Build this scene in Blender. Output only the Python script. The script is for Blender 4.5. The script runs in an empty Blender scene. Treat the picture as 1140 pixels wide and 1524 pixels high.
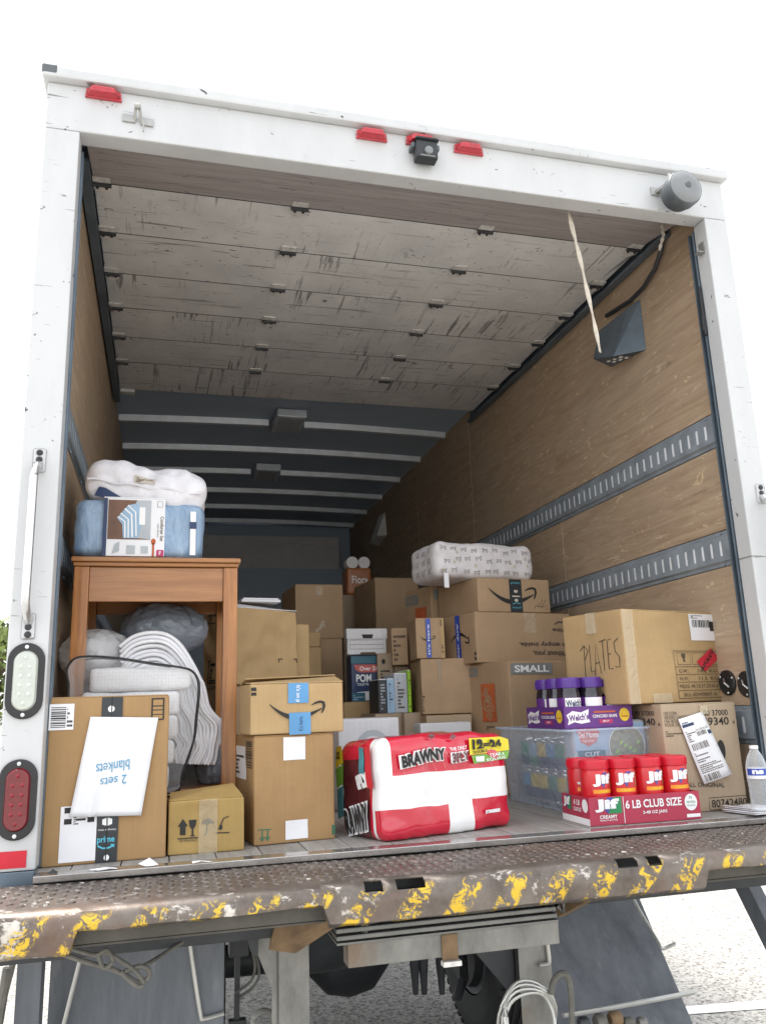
import bpy, bmesh, math, random
from mathutils import Vector, Matrix, noise
S = bpy.context.scene
C = S.collection
rad = math.radians
random.seed(7)

# ---------------------------------------------------------------- camera
# truck floor is z = 0, the pavement is z = GZ, x runs across the rear opening, y into the truck
GZ = -1.08
CAM = Vector((-0.8242, -2.3477, 0.3751)); YAW, PIT, ROL, FPX = 0.2657, 0.2343, -0.0348, 1215.18
_f = Vector((math.sin(YAW)*math.cos(PIT), math.cos(YAW)*math.cos(PIT), math.sin(PIT)))
_r = Vector((math.cos(YAW), -math.sin(YAW), 0)); _u = _r.cross(_f)
R3 = (math.cos(ROL)*_r + math.sin(ROL)*_u); U3 = (-math.sin(ROL)*_r + math.cos(ROL)*_u); F3 = _f
cd = bpy.data.cameras.new('camera'); cam = bpy.data.objects.new('camera', cd); C.objects.link(cam)
cam.matrix_world = Matrix(((R3.x, U3.x, -F3.x, CAM.x), (R3.y, U3.y, -F3.y, CAM.y), (R3.z, U3.z, -F3.z, CAM.z), (0, 0, 0, 1)))
cd.sensor_fit = 'VERTICAL'; cd.sensor_height = 24.0; cd.lens = FPX/1524*24.0
cd.clip_start = 0.05; cd.clip_end = 2000
S.camera = cam

# ---------------------------------------------------------------- light
SUN_EL, SUN_AZ = rad(74), rad(-50)          # azimuth from +Y towards +X: high, ahead of the truck and to the left
w = bpy.data.worlds.new('World'); S.world = w; w.use_nodes = True
nt = w.node_tree; nt.nodes.clear()
sky = nt.nodes.new('ShaderNodeTexSky'); sky.sky_type = 'NISHITA'; sky.sun_disc = False
sky.sun_elevation = SUN_EL; sky.sun_rotation = SUN_AZ; sky.air_density = 1.0; sky.dust_density = 1.6; sky.ozone_density = 1.0
hs = nt.nodes.new('ShaderNodeHueSaturation'); hs.inputs['Saturation'].default_value = 0.16
bg = nt.nodes.new('ShaderNodeBackground'); bg.inputs['Strength'].default_value = 0.13
wo = nt.nodes.new('ShaderNodeOutputWorld')
nt.links.new(sky.outputs[0], hs.inputs['Color']); nt.links.new(hs.outputs[0], bg.inputs[0]); nt.links.new(bg.outputs[0], wo.inputs[0])
sl = bpy.data.lights.new('sun', 'SUN'); sl.energy = 1.5; sl.angle = rad(14); sl.color = (1, .96, .9)
so = bpy.data.objects.new('sun', sl); C.objects.link(so)
sd = Vector((math.sin(SUN_AZ)*math.cos(SUN_EL), math.cos(SUN_AZ)*math.cos(SUN_EL), math.sin(SUN_EL)))
so.rotation_euler = sd.to_track_quat('Z', 'Y').to_euler(); so.location = (0, 0, 12)
vs = S.view_settings; vs.view_transform = 'Standard'; vs.look = 'None'; vs.gamma = 1; vs.exposure = 1.95
try: vs.use_curve_mapping = False
except Exception: pass
S.render.engine = 'CYCLES'
S.cycles.max_bounces = 10; S.cycles.diffuse_bounces = 6; S.cycles.transparent_max_bounces = 24; S.cycles.glossy_bounces = 4
S.cycles.caustics_reflective = False; S.cycles.caustics_refractive = False

# ---------------------------------------------------------------- pixels (1140 x 1524) to places
def ray(u, v): return R3*((u-570)/FPX) - U3*((v-762)/FPX) + F3
def on(u, v, ax, val):
    r = ray(u, v); i = 'xyz'.index(ax); return CAM + r*((val-CAM[i])/r[i])
def at_u(P, d, u):                                  # how far along d from P until the pixel column u is reached
    Q = P-CAM; k = (u-570)/FPX
    return (k*F3.dot(Q)-R3.dot(Q))/(R3.dot(d)-k*F3.dot(d))

# ---------------------------------------------------------------- materials
MATS = {}
class NG:
    def __init__(s, name):
        m = bpy.data.materials.new(name); m.use_nodes = True; s.m = m; s.t = m.node_tree; s.t.nodes.clear()
        s.out = s.n('OutputMaterial'); s.b = s.n('BsdfPrincipled'); s.l(s.b.outputs[0], s.out.inputs[0])
    def n(s, t, **k):
        o = s.t.nodes.new('ShaderNode'+t)
        for a, b in k.items(): setattr(o, a, b)
        return o
    def l(s, a, b): s.t.links.new(a, b)
    def set(s, **k):
        for a, b in k.items(): s.b.inputs[a.replace('_', ' ')].default_value = b
    def co(s, scale=(1, 1, 1), rot=(0, 0, 0), world=False):
        if world: src = s.n('NewGeometry').outputs['Position']
        else: src = s.n('TexCoord').outputs['Object']
        mp = s.n('Mapping'); mp.inputs['Scale'].default_value = scale; mp.inputs['Rotation'].default_value = rot
        s.l(src, mp.inputs[0])
        if not world:                                # shift by object so that copies differ
            oi = s.n('ObjectInfo'); mm = s.n('Math', operation='MULTIPLY'); mm.inputs[1].default_value = 37.0
            s.l(oi.outputs['Random'], mm.inputs[0]); cx = s.n('CombineXYZ')
            for i in range(3): s.l(mm.outputs[0], cx.inputs[i])
            s.l(cx.outputs[0], mp.inputs['Location'])
        return mp.outputs[0]
    def noise(s, co, scale, detail=4, rough=.6, dist=0):
        o = s.n('TexNoise'); o.inputs['Scale'].default_value = scale; o.inputs['Detail'].default_value = detail
        o.inputs['Roughness'].default_value = rough; o.inputs['Distortion'].default_value = dist; s.l(co, o.inputs['Vector']); return o.outputs[0]
    def ramp(s, fac, stops):
        o = s.n('ValToRGB'); e = o.color_ramp.elements
        while len(e) < len(stops): e.new(.5)
        for q, (p, c) in zip(e, stops):
            q.position = p; q.color = (c, c, c, 1) if isinstance(c, (int, float)) else (*c, 1)
        s.l(fac, o.inputs[0]); return o.outputs[0]
    def mix(s, fac, a, b, mode='MIX'):
        o = s.n('Mix', data_type='RGBA', blend_type=mode)
        for i, x in ((0, fac), (6, a), (7, b)):
            if hasattr(x, 'links') or hasattr(x, 'is_linked'): s.l(x, o.inputs[i])
            elif i == 0: o.inputs[0].default_value = x
            else: o.inputs[i].default_value = (*x, 1)
        return o.outputs[2]
    def col(s, x): s.l(x, s.b.inputs['Base Color'])
    def bump(s, h, strength=.3, dist=.01):
        o = s.n('Bump'); o.inputs['Strength'].default_value = strength; o.inputs['Distance'].default_value = dist
        s.l(h, o.inputs['Height']); s.l(o.outputs[0], s.b.inputs['Normal'])

def plain(name, c, rough=.6, metal=0, var=.12, sc=9, bump=0, bs=60, coat=0):
    if name in MATS: return MATS[name]
    g = NG(name); co = g.co(); n = g.noise(co, sc, 5)
    g.col(g.mix(g.ramp(n, [(.3, 0), (.7, 1)]), tuple(max(0, x*(1-var)) for x in c), tuple(min(1, x*(1+var)) for x in c)))
    g.set(Roughness=rough, Metallic=metal)
    if coat: g.set(Coat_Weight=coat, Coat_Roughness=.1)
    if bump: g.bump(g.noise(co, bs, 4), bump, .004)
    MATS[name] = g.m; return g.m

def cardboard(name, c):
    if name in MATS: return MATS[name]
    g = NG(name); co = g.co(); n = g.noise(co, 5, 6, .65); fib = g.noise(g.co((8, 8, 160)), 3, 3)
    cor = g.noise(g.co((170, 170, 1.2)), 1.0, 1)
    a = g.mix(g.ramp(n, [(.3, 0), (.72, 1)]), tuple(x*.86 for x in c), tuple(x*1.1 for x in c))
    a = g.mix(g.ramp(fib, [(.3, 0), (.7, .22)]), a, tuple(x*.72 for x in c))
    a = g.mix(g.ramp(cor, [(.35, 0), (.65, .2)]), a, tuple(x*.75 for x in c))
    scuff = g.ramp(g.noise(g.co((3, 3, 9)), 6, 8, .75, 1.5), [(.66, 0), (.74, .35)])
    a = g.mix(scuff, a, tuple(min(1, x*1.5+.05) for x in c))
    g.col(a); g.set(Roughness=.78, Specular_IOR_Level=.25)
    g.bump(g.mix(.5, cor, n), .25, .004); MATS[name] = g.m; return g.m

def m_white():
    g = NG('white painted steel'); co = g.co()
    dirt = g.ramp(g.noise(g.co((2, 2, .6)), 2.2, 7, .7), [(.42, 0), (.75, .35)])
    a = g.mix(dirt, (.56, .57, .575), (.37, .38, .385))
    fl = g.ramp(g.noise(g.co((1.0, 1, 1.6)), 22, 4, .6, 1.2), [(.685, 0), (.70, 1)])
    a = g.mix(fl, a, (.07, .065, .06))
    sc = g.ramp(g.noise(g.co((4, 1, 60), (0, .5, 0)), 1.6, 3, .5, .4), [(.70, 0), (.71, .8)])
    a = g.mix(sc, a, (.16, .15, .14))
    g.col(a); g.set(Roughness=.34, Specular_IOR_Level=.5); g.bump(g.noise(co, 14, 3), .08, .004); return g.m
def m_ply():
    g = NG('scuffed plywood'); gr = g.noise(g.co((14, 1.1, 14)), 2.2, 8, .7, 1.2)
    a = g.mix(g.ramp(gr, [(.25, 0), (.75, 1)]), (.29, .19, .115), (.56, .42, .285))
    a = g.mix(g.ramp(g.noise(g.co((1, 1, 1)), 1.4, 6, .7), [(.35, 0), (.7, .6)]), a, (.45, .36, .27))
    sc = g.ramp(g.noise(g.co((6, 6, 40), (.5, 0, 0)), 1.3, 5, .6, .8), [(.62, 0), (.67, .6)])
    a = g.mix(sc, a, (.68, .58, .45))
    ch = g.ramp(g.noise(g.co((1, 3, 5)), 4.5, 3, .6, 1.2), [(.655, 0), (.68, .75)])
    a = g.mix(ch, a, (.70, .55, .33))
    dk = g.ramp(g.noise(g.co((5, 2, 9), (.9, 0, 0)), 2.2, 6, .7, .6), [(.62, 0), (.72, .5)])
    a = g.mix(dk, a, (.17, .12, .085))
    g.col(a); g.set(Roughness=.62); g.bump(gr, .25, .006); return g.m
def m_door():
    g = NG('scratched grey door panel'); co = g.co()
    a = g.mix(g.ramp(g.noise(co, 3, 7, .7), [(.3, 0), (.7, 1)]), (.58, .585, .58), (.80, .80, .785))
    s1 = g.ramp(g.noise(g.co((42, 2.2, 1)), 1.0, 3, .6, .5), [(.585, 0), (.63, .8)])
    msk = g.ramp(g.noise(co, 2.1, 4), [(.45, 0), (.6, 1)])
    a = g.mix(g.mix(1, s1, msk, 'MULTIPLY'), a, (.15, .14, .13))
    s2 = g.ramp(g.noise(g.co((2, 44, 1)), 1.3, 3, .6, .6), [(.63, 0), (.68, .75)])
    a = g.mix(s2, a, (.17, .155, .14))
    s3 = g.ramp(g.noise(g.co((6, 9, 1), (0, 0, .6)), 3.0, 4, .6, 2.0), [(.655, 0), (.68, .85)])
    a = g.mix(s3, a, (.12, .11, .10))
    g.col(a); g.set(Roughness=.55); g.bump(s2, -.15, .004); return g.m
def m_plate():
    g = NG('worn tread plate'); co = g.co()
    a = g.mix(g.ramp(g.noise(co, 7, 7, .7), [(.3, 0), (.7, 1)]), (.085, .068, .058), (.23, .20, .175))
    rust = g.ramp(g.noise(co, 3.3, 6, .7), [(.5, 0), (.68, .6)]); a = g.mix(rust, a, (.17, .085, .05))
    sh = g.ramp(g.noise(g.co((4, 12, 4)), 3.2, 6, .72), [(.60, 0), (.66, .9)]); a = g.mix(sh, a, (.62, .58, .52))
    tc = g.n('TexCoord'); sx = g.n('SeparateXYZ'); g.l(tc.outputs['Object'], sx.inputs[0])
    # painted slanting yellow marks on the lip, worn away in flakes
    ma = g.n('Math', operation='MULTIPLY_ADD'); g.l(sx.outputs[2], ma.inputs[0]); ma.inputs[1].default_value = -.7; g.l(sx.outputs[0], ma.inputs[2])
    md = g.n('Math', operation='FLOORED_MODULO') if False else g.n('Math', operation='PINGPONG'); g.l(ma.outputs[0], md.inputs[0]); md.inputs[1].default_value = .062
    st = g.ramp(md.outputs[0], [(0, 0), (.028, 0), (.034, 1)])
    zz = g.n('MapRange'); g.l(sx.outputs[2], zz.inputs[0]); zz.inputs[1].default_value = 1.046; zz.inputs[2].default_value = 1.034
    flake = g.ramp(g.noise(g.co((1, 1, 1), (0, .6, 0)), 34, 6, .75, 1.0), [(.50, 0), (.55, 1)])
    f = g.mix(1, g.mix(1, st, zz.outputs[0], 'MULTIPLY'), flake, 'MULTIPLY')
    a = g.mix(f, a, (.66, .44, .045))
    g.col(a); g.set(Roughness=.42, Metallic=.55); g.bump(g.noise(co, 40, 5), .3, .004); return g.m
def m_ground():
    g = NG('pale aggregate pavement'); co = g.co(world=True)
    n = g.noise(co, 55, 3, .6); v = g.n('TexVoronoi'); v.inputs['Scale'].default_value = 75; g.l(co, v.inputs['Vector'])
    a = g.mix(g.ramp(n, [(.36, 0), (.62, 1)]), (.07, .064, .055), (.46, .445, .415))
    a = g.mix(g.ramp(v.outputs['Color'], [(.2, 0), (.8, .6)]), a, (.48, .465, .435))
    a = g.mix(g.ramp(g.noise(co, .6, 5), [(.35, 0), (.75, .3)]), a, (.46, .44, .41))
    g.col(a); g.set(Roughness=.9, Specular_IOR_Level=.2); g.bump(n, .6, .01); return g.m
def m_glassy(name, c, alpha, rough=.08, rfl=.5):
    g = NG(name); co = g.co(); g.set(Base_Color=(*c, 1), Roughness=rough, Specular_IOR_Level=rfl)
    lw = g.n('LayerWeight'); lw.inputs[0].default_value = .35
    mr = g.n('MapRange'); mr.inputs[3].default_value = alpha; mr.inputs[4].default_value = min(1, alpha+.45)
    g.l(lw.outputs[1], mr.inputs[0]); g.l(mr.outputs[0], g.b.inputs['Alpha'])
    g.bump(g.noise(co, 11, 4, .55, 2.5), .7, .012); MATS[name] = g.m; return g.m
def m_wood():
    g = NG('honey stained wood'); gr = g.noise(g.co((22, 22, 1.6)), 1.6, 7, .7, 1.2)
    a = g.mix(g.ramp(gr, [(.28, 0), (.72, 1)]), (.23, .080, .018), (.50, .215, .055))
    g.col(a); g.set(Roughness=.33, Coat_Weight=.3); g.bump(gr, .08, .003); return g.m
def m_woodx():
    g = NG('honey stained wood across'); gr = g.noise(g.co((1.6, 22, 22)), 1.6, 7, .7, 1.2)
    a = g.mix(g.ramp(gr, [(.28, 0), (.72, 1)]), (.25, .095, .026), (.44, .20, .062))
    g.col(a); g.set(Roughness=.33, Coat_Weight=.3); g.bump(gr, .08, .003); return g.m
def m_floor():
    g = NG('worn grey plank'); gr = g.noise(g.co((30, 1.5, 4)), 1.6, 7, .7, .8)
    a = g.mix(g.ramp(gr, [(.28, 0), (.72, 1)]), (.20, .193, .18), (.42, .405, .38))
    a = g.mix(g.ramp(g.noise(g.co(), 3.5, 6), [(.45, 0), (.75, .6)]), a, (.24, .215, .18))
    g.col(a); g.set(Roughness=.6); g.bump(gr, .3, .004); return g.m
def m_cloth(name, c, sc=220, st=.35, var=.1):
    g = NG(name); co = g.co(); n = g.noise(co, sc, 2); b = g.noise(co, 12, 5, .6, .6)
    g.col(g.mix(g.ramp(b, [(.3, 0), (.7, 1)]), tuple(x*(1-var) for x in c), tuple(min(1, x*(1+var)) for x in c)))
    g.set(Roughness=.85); g.bump(g.mix(.4, n, b), st, .006); MATS[name] = g.m; return g.m
def m_waffle():
    g = NG('white waffle cloth'); v = g.n('TexVoronoi'); v.inputs['Scale'].default_value = 95; v.inputs['Randomness'].default_value = .35
    g.l(g.co(), v.inputs['Vector']); g.col(g.mix(g.ramp(v.outputs[0], [(0, 1), (.7, 0)]), (.76, .76, .77), (.90, .90, .90)))
    g.set(Roughness=.9); g.bump(v.outputs[0], -.7, .006); return g.m
def m_denim():
    g = NG('faded blue cloth'); n = g.noise(g.co((6, 6, 1.5)), 4, 8, .75, 1.0)
    g.col(g.mix(g.ramp(n, [(.3, 0), (.7, 1)]), (.10, .19, .33), (.36, .48, .62))); g.set(Roughness=.5, Coat_Weight=.4)
    g.bump(g.noise(g.co(), 9, 5, .6, 1.5), .5, .01); return g.m
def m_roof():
    g = NG('haze tinted blue grey roof sheet'); n = g.noise(g.co((1, 3, 1)), 2, 5)
    g.col(g.mix(n, (.38, .48, .60), (.50, .60, .72))); g.set(Roughness=.5); return g.m  # hazy blue lift of the deep interior put into the base colour
def m_rub():
    g = NG('faded black rubber'); n = g.noise(g.co((5, 5, 1.0)), 2.0, 7, .7)
    a = g.mix(g.ramp(n, [(.3, 0), (.75, 1)]), (.075, .085, .10), (.17, .185, .205))
    a = g.mix(g.ramp(g.noise(g.co((9, 9, 2)), 2.4, 5), [(.62, 0), (.75, .35)]), a, (.30, .30, .29))
    g.col(a); g.set(Roughness=.55); g.bump(g.noise(g.co(), 5, 3), .2, .01); return g.m
def m_leaf(name, c):
    g = NG(name); oi = g.n('NewGeometry'); g.col(g.mix(oi.outputs['Random Per Island'], tuple(x*.6 for x in c), tuple(x*1.6 for x in c)))
    g.set(Roughness=.6); return g.m
def m_steel():
    g = NG('grimy grey steel'); co = g.co((1, 1, .5)); n = g.noise(co, 5, 7, .72)
    a = g.mix(g.ramp(n, [(.3, 0), (.72, 1)]), (.12, .12, .11), (.34, .335, .31))
    a = g.mix(g.ramp(g.noise(co, 3.1, 6, .7), [(.58, 0), (.72, .7)]), a, (.20, .13, .075))
    g.col(a); g.set(Roughness=.55, Metallic=.3); g.bump(g.noise(co, 30, 4), .2, .004); return g.m
def m_seal():
    g = NG('grey brown door bottom'); a = g.mix(g.ramp(g.noise(g.co((1.2, 30, 1)), 2, 6, .7), [(.3, 0), (.7, 1)]), (.30, .275, .27), (.47, .435, .43))
    a = g.mix(g.ramp(g.noise(g.co((3, 50, 1)), 2.0, 4, .6, .6), [(.62, 0), (.67, .7)]), a, (.14, .12, .115)); a = g.mix(g.ramp(g.noise(g.co((9, 14, 1)), 2.5, 4, .6, 1.5), [(.66, 0), (.69, .7)]), a, (.12, .11, .105))
    g.col(a); g.set(Roughness=.6); return g.m
M = dict(seal=m_seal(), white=m_white(), ply=m_ply(), door=m_door(), plate=m_plate(), ground=m_ground(), wood=m_wood(), woodx=m_woodx(), floor=m_floor(),
    roof=m_roof(), rub=m_rub(), steel=m_steel(), waffle=m_waffle(), denim=m_denim(),
    clear=m_glassy('clear plastic film', (.85, .87, .9), .16), bag=m_glassy('milky plastic bag', (.86, .87, .88), .72, .18), dbag=m_glassy('grey plastic bag', (.24, .28, .33), .85, .18, .8),
    tote=m_glassy('translucent tote plastic', (.66, .78, .92), .22, .22), bottle=m_glassy('clear bottle plastic', (.80, .85, .88), .22, .05, .8),
    leaf=m_leaf('leaf green', (.07, .12, .035)), leaf2=m_leaf('leaf yellow green', (.13, .17, .04)))
M.update(
    zinc=plain('galvanised track steel', (.34, .39, .44), .45, .35, .2, 12, .1), slot=plain('bright slot backing', (.88, .89, .90), .35, 0, .04),
    track=plain('blue grey door track', (.14, .18, .22), .45, .5, .25, 6), dark=plain('dark painted steel', (.035, .038, .042), .5, .2, .3), black=plain('black plastic', (.018, .018, .02), .4, 0, .2),
    chrome=plain('brushed bright metal', (.62, .63, .64), .28, .9, .12, 30), sill=plain('polished worn sill steel', (.46, .44, .42), .22, .8, .3, 5, .15, 25), alu=plain('dull aluminium', (.40, .40, .38), .45, .6, .2, 6),
    redmark=plain('red marker lens', (.44, .012, .025), .2, 0, .2, 40, 0, 60, .6), redlens=plain('red lens', (.15, .006, .012), .18, 0, .15, 40, 0, 60, .6), palelens=plain('pale wall lamp lens', (.86, .87, .84), .3, 0, .04), clearlens=plain('pale clear lens', (.50, .53, .48), .15, 0, .06, 40, .1, 90, .6), led=plain('pale led dome', (.60, .62, .57), .2), ledred=plain('red led dome', (.24, .012, .02), .2),
    redtape=plain('red reflective tape', (.60, .015, .035), .35, 0, .08), hinge=plain('worn hinge steel', (.74, .73, .70), .4, .2, .25, 40), bow=plain('roof bow steel', (.66, .71, .76), .45, .3, .12),
    lampgrey=plain('weathered black lamp plastic', (.10, .115, .125), .5, 0, .3, 14), lampfront=plain('dull lamp lens', (.20, .21, .215), .3, 0, .15), strap=plain('dirty webbing strap', (.55, .50, .42), .8, 0, .15, 60, .3),
    stepalu=plain('shade darkened ribbed aluminium', (.20, .20, .19), .5, .4, .25, 6), grime=plain('grimy brown steel', (.085, .078, .066), .65, .2, .35, 9, .3), tyre=plain('tyre rubber', (.028, .029, .03), .75, 0, .2, 30, .2), rust=plain('rusty steel', (.20, .13, .07), .7, .2, .35, 12, .4), wire=plain('pale steel rod', (.50, .50, .47), .4, .6, .15), cable=plain('dusty cable', (.12, .115, .10), .65, 0, .3, 30),
    k1=cardboard('kraft cardboard', (.40, .25, .118)), k2=cardboard('pale kraft cardboard', (.50, .345, .175)), k3=cardboard('dull brown cardboard', (.44, .305, .185)), k4=cardboard('grey brown cardboard', (.43, .335, .235)), k5=cardboard('golden taped cardboard', (.42, .285, .105)),
    wcard=cardboard('white cardboard', (.74, .74, .75)), ink=plain('black ink', (.022, .021, .02), .7), ink2=plain('faded ink', (.10, .075, .055), .8), green=plain('green ink', (.05, .16, .09), .7), paper=plain('white paper', (.80, .80, .82), .75, 0, .03), dtape=plain('black printed tape', (.025, .03, .035), .35, 0, .2), btape=plain('blue printed tape', (.10, .30, .56), .4, 0, .1), btape2=plain('deep blue printed tape', (.03, .08, .42), .4, 0, .1),
    wink=plain('white ink', (.85, .85, .85), .6, 0, .02), cyan=plain('cyan ink', (.10, .50, .65), .6, 0, .02), ctape=m_glassy('clear packing tape', (.75, .66, .48), .3, .12), orange=plain('orange ink', (.50, .115, .035), .7, 0, .1), gtag=plain('grey printed tag', (.22, .235, .225), .7), bluepen=plain('blue marker', (.10, .32, .50), .7), redlab=plain('red sticker', (.58, .025, .05), .5),
    rwrap=plain('red printed film', (.60, .012, .04), .16, 0, .06, 20, .6, 14, .7), wwrap=plain('white paper under film', (.86, .86, .86), .2, 0, .03, 9, .6, 12, .6), ywrap=plain('yellow printed film', (.80, .66, .03), .3, 0, .04), gwrap=plain('green printed film', (.18, .42, .05), .3, 0, .05), dwrap=plain('dark maroon film', (.12, .02, .025), .25, 0, .4, 9, 0, 60, .4), twrap=plain('teal printed film', (.06, .24, .28), .3, 0, .4, 12),
    jred=plain('red jar label', (.60, .012, .02), .28, 0, .05, 9, 0, 60, .3), lidred=plain('red plastic lid', (.62, .01, .03), .35), jgreen=plain('green label', (.02, .25, .09), .35), jblue=plain('blue label', (.06, .07, .32), .35), jorange=plain('orange label', (.85, .28, .02), .4), trayred=plain('dull red tray print', (.42, .035, .075), .5),
    purple=plain('purple print', (.115, .025, .21), .45), lidpurple=plain('purple plastic lid', (.09, .03, .26), .35), grape=plain('dark grape jelly', (.014, .010, .02), .12, 0, .1, 9, 0, 60, .5), magenta=plain('magenta print', (.45, .03, .13), .5), yellow=plain('yellow print', (.80, .58, .03), .5),
    navy=plain('navy print', (.015, .035, .10), .4), tealp=plain('teal print', (.02, .12, .17), .4), skyb=plain('pale blue print', (.30, .45, .60), .45), lime=plain('lime print', (.33, .62, .03), .5), coral=plain('coral red print', (.50, .10, .08), .45), silver=plain('silver grey card', (.42, .45, .48), .4), beans=plain('bean picture green', (.20, .23, .12), .5, 0, .4, 60), browncov=plain('brown printed floor', (.17, .085, .05), .5, 0, .3, 12),
    bedw=m_cloth('white quilted cloth', (.74, .73, .76), 60, .5), foldw=m_cloth('white blanket cloth', (.88, .88, .90), 260, .25, .04), dog=m_cloth('printed white cloth', (.68, .66, .67), 200, .3), kitchen=plain('orange wrap print', (.42, .15, .05), .35, 0, .2), bark=plain('bark', (.10, .075, .05), .9, 0, .3, 20, .6), paint=plain('white road paint', (.75, .75, .73), .8, 0, .1, 12))

# ---------------------------------------------------------------- mesh helpers
class MB:
    def __init__(s): s.v = []; s.f = []; s.m = []
    def add(s, vs, fs, mi=0):
        k = len(s.v); s.v += [tuple(x) for x in vs]; s.f += [tuple(i+k for i in q) for q in fs]; s.m += [mi]*len(fs); return s
    def box(s, a, b, mi=0):
        x0, y0, z0 = a; x1, y1, z1 = b
        return s.add([(x0,y0,z0),(x1,y0,z0),(x1,y1,z0),(x0,y1,z0),(x0,y0,z1),(x1,y0,z1),(x1,y1,z1),(x0,y1,z1)],
            [(0,3,2,1),(4,5,6,7),(0,1,5,4),(1,2,6,5),(2,3,7,6),(3,0,4,7)], mi)
    def bar(s, p, q, w, h, up=(0,0,1), mi=0):         # straight bar with rectangular section
        p = Vector(p); q = Vector(q); d = (q-p).normalized(); a = d.cross(Vector(up)).normalized()*w/2; b = a.cross(d).normalized()*h/2
        vs = [p-a-b, p+a-b, p+a+b, p-a+b, q-a-b, q+a-b, q+a+b, q-a+b]
        return s.add(vs, [(0,3,2,1),(4,5,6,7),(0,1,5,4),(1,2,6,5),(2,3,7,6),(3,0,4,7)], mi)
    def tube(s, pts, r, n=8, mi=0, closed=False):
        P = [Vector(p) for p in pts]; N = len(P); vs = []; fs = []; ref = Vector((.31, .2, .93)); rr = r if isinstance(r, (list, tuple)) else [r]*N
        for i in range(N):
            d = (P[(i+1) % N]-P[i-1]) if closed else (P[min(i+1, N-1)]-P[max(i-1, 0)])
            d.normalize(); a = d.cross(ref)
            if a.length < 1e-3: a = d.cross(Vector((1, 0, 0)))
            a.normalize(); b = d.cross(a)
            ref = b.cross(d) if False else ref
            for k in range(n):
                t = 2*math.pi*k/n; vs.append(P[i]+(a*math.cos(t)+b*math.sin(t))*rr[i])
        for i in range(N if closed else N-1):
            for k in range(n):
                j = (i+1) % N; fs.append((i*n+k, i*n+(k+1) % n, j*n+(k+1) % n, j*n+k))
        if not closed: fs += [tuple(range(n-1, -1, -1)), tuple((N-1)*n+k for k in range(n))]
        return s.add(vs, fs, mi)
    def lathe(s, prof, c=(0,0,0), ax='z', n=24, mi=0, caps=True):   # prof: (radius, height) list
        c = Vector(c); vs = []; fs = []
        for r, h in prof:
            for k in range(n):
                t = 2*math.pi*k/n; a, b = r*math.cos(t), r*math.sin(t)
                vs.append(c+Vector({'z': (a, b, h), 'y': (a, h, -b), 'x': (h, a, b)}[ax]))
        L = len(prof)
        for i in range(L-1):
            for k in range(n): fs.append((i*n+k, i*n+(k+1) % n, (i+1)*n+(k+1) % n, (i+1)*n+k))
        if caps: fs += [tuple(range(n-1, -1, -1)), tuple((L-1)*n+k for k in range(n))]
        return s.add(vs, fs, mi)
    def prism(s, poly, ax, a, b, mi=0):               # 2D outline pushed along an axis from a to b
        n = len(poly); mk = {'x': lambda p, t: (t, p[0], p[1]), 'y': lambda p, t: (p[0], t, p[1]), 'z': lambda p, t: (p[0], p[1], t)}[ax]
        vs = [mk(p, a) for p in poly]+[mk(p, b) for p in poly]
        return s.add(vs, [tuple(range(n-1, -1, -1)), tuple(range(n, 2*n))]+[(i, (i+1) % n, n+(i+1) % n, n+i) for i in range(n)], mi)
    def build(s, name, mat, parent=None, bevel=0, smooth=False, seg=2, fixn=True):
        me = bpy.data.meshes.new(name); me.from_pydata(s.v, [], s.f)
        mats = mat if isinstance(mat, (list, tuple)) else [mat]
        for m in mats: me.materials.append(M[m] if isinstance(m, str) else m)
        if len(mats) > 1: me.polygons.foreach_set('material_index', s.m)
        if bevel or fixn:
            bm = bmesh.new(); bm.from_mesh(me)
            if fixn: bmesh.ops.recalc_face_normals(bm, faces=bm.faces)
            if bevel: bmesh.ops.bevel(bm, geom=[e for e in bm.edges if len(e.link_faces) == 2 and e.calc_face_angle(0) > .6], offset=bevel, segments=seg, profile=.6, affect='EDGES')
            bm.to_mesh(me); bm.free()
        if smooth:
            me.polygons.foreach_set('use_smooth', [True]*len(me.polygons))
            try: me.set_sharp_from_angle(angle=rad(40))
            except Exception: pass
        me.update(); o = bpy.data.objects.new(name, me); C.objects.link(o)
        if parent: o.parent = parent
        return o
def thing(name, label, cat, loc=(0,0,0), rz=0, group=None, rot=None):
    o = bpy.data.objects.new(name, None); C.objects.link(o); o.empty_display_size = .05
    o.location = loc; o.rotation_euler = rot or (0, 0, rz); o['label'] = label; o['category'] = cat
    if group: o['group'] = group
    return o
def tag(o, label, cat, group=None):
    o['label'] = label; o['category'] = cat
    if group: o['group'] = group
    return o
def copy_part(o, parent, loc=None):
    c = o.copy(); C.objects.link(c); c.parent = parent
    if loc is not None: c.location = loc
    return c
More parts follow.
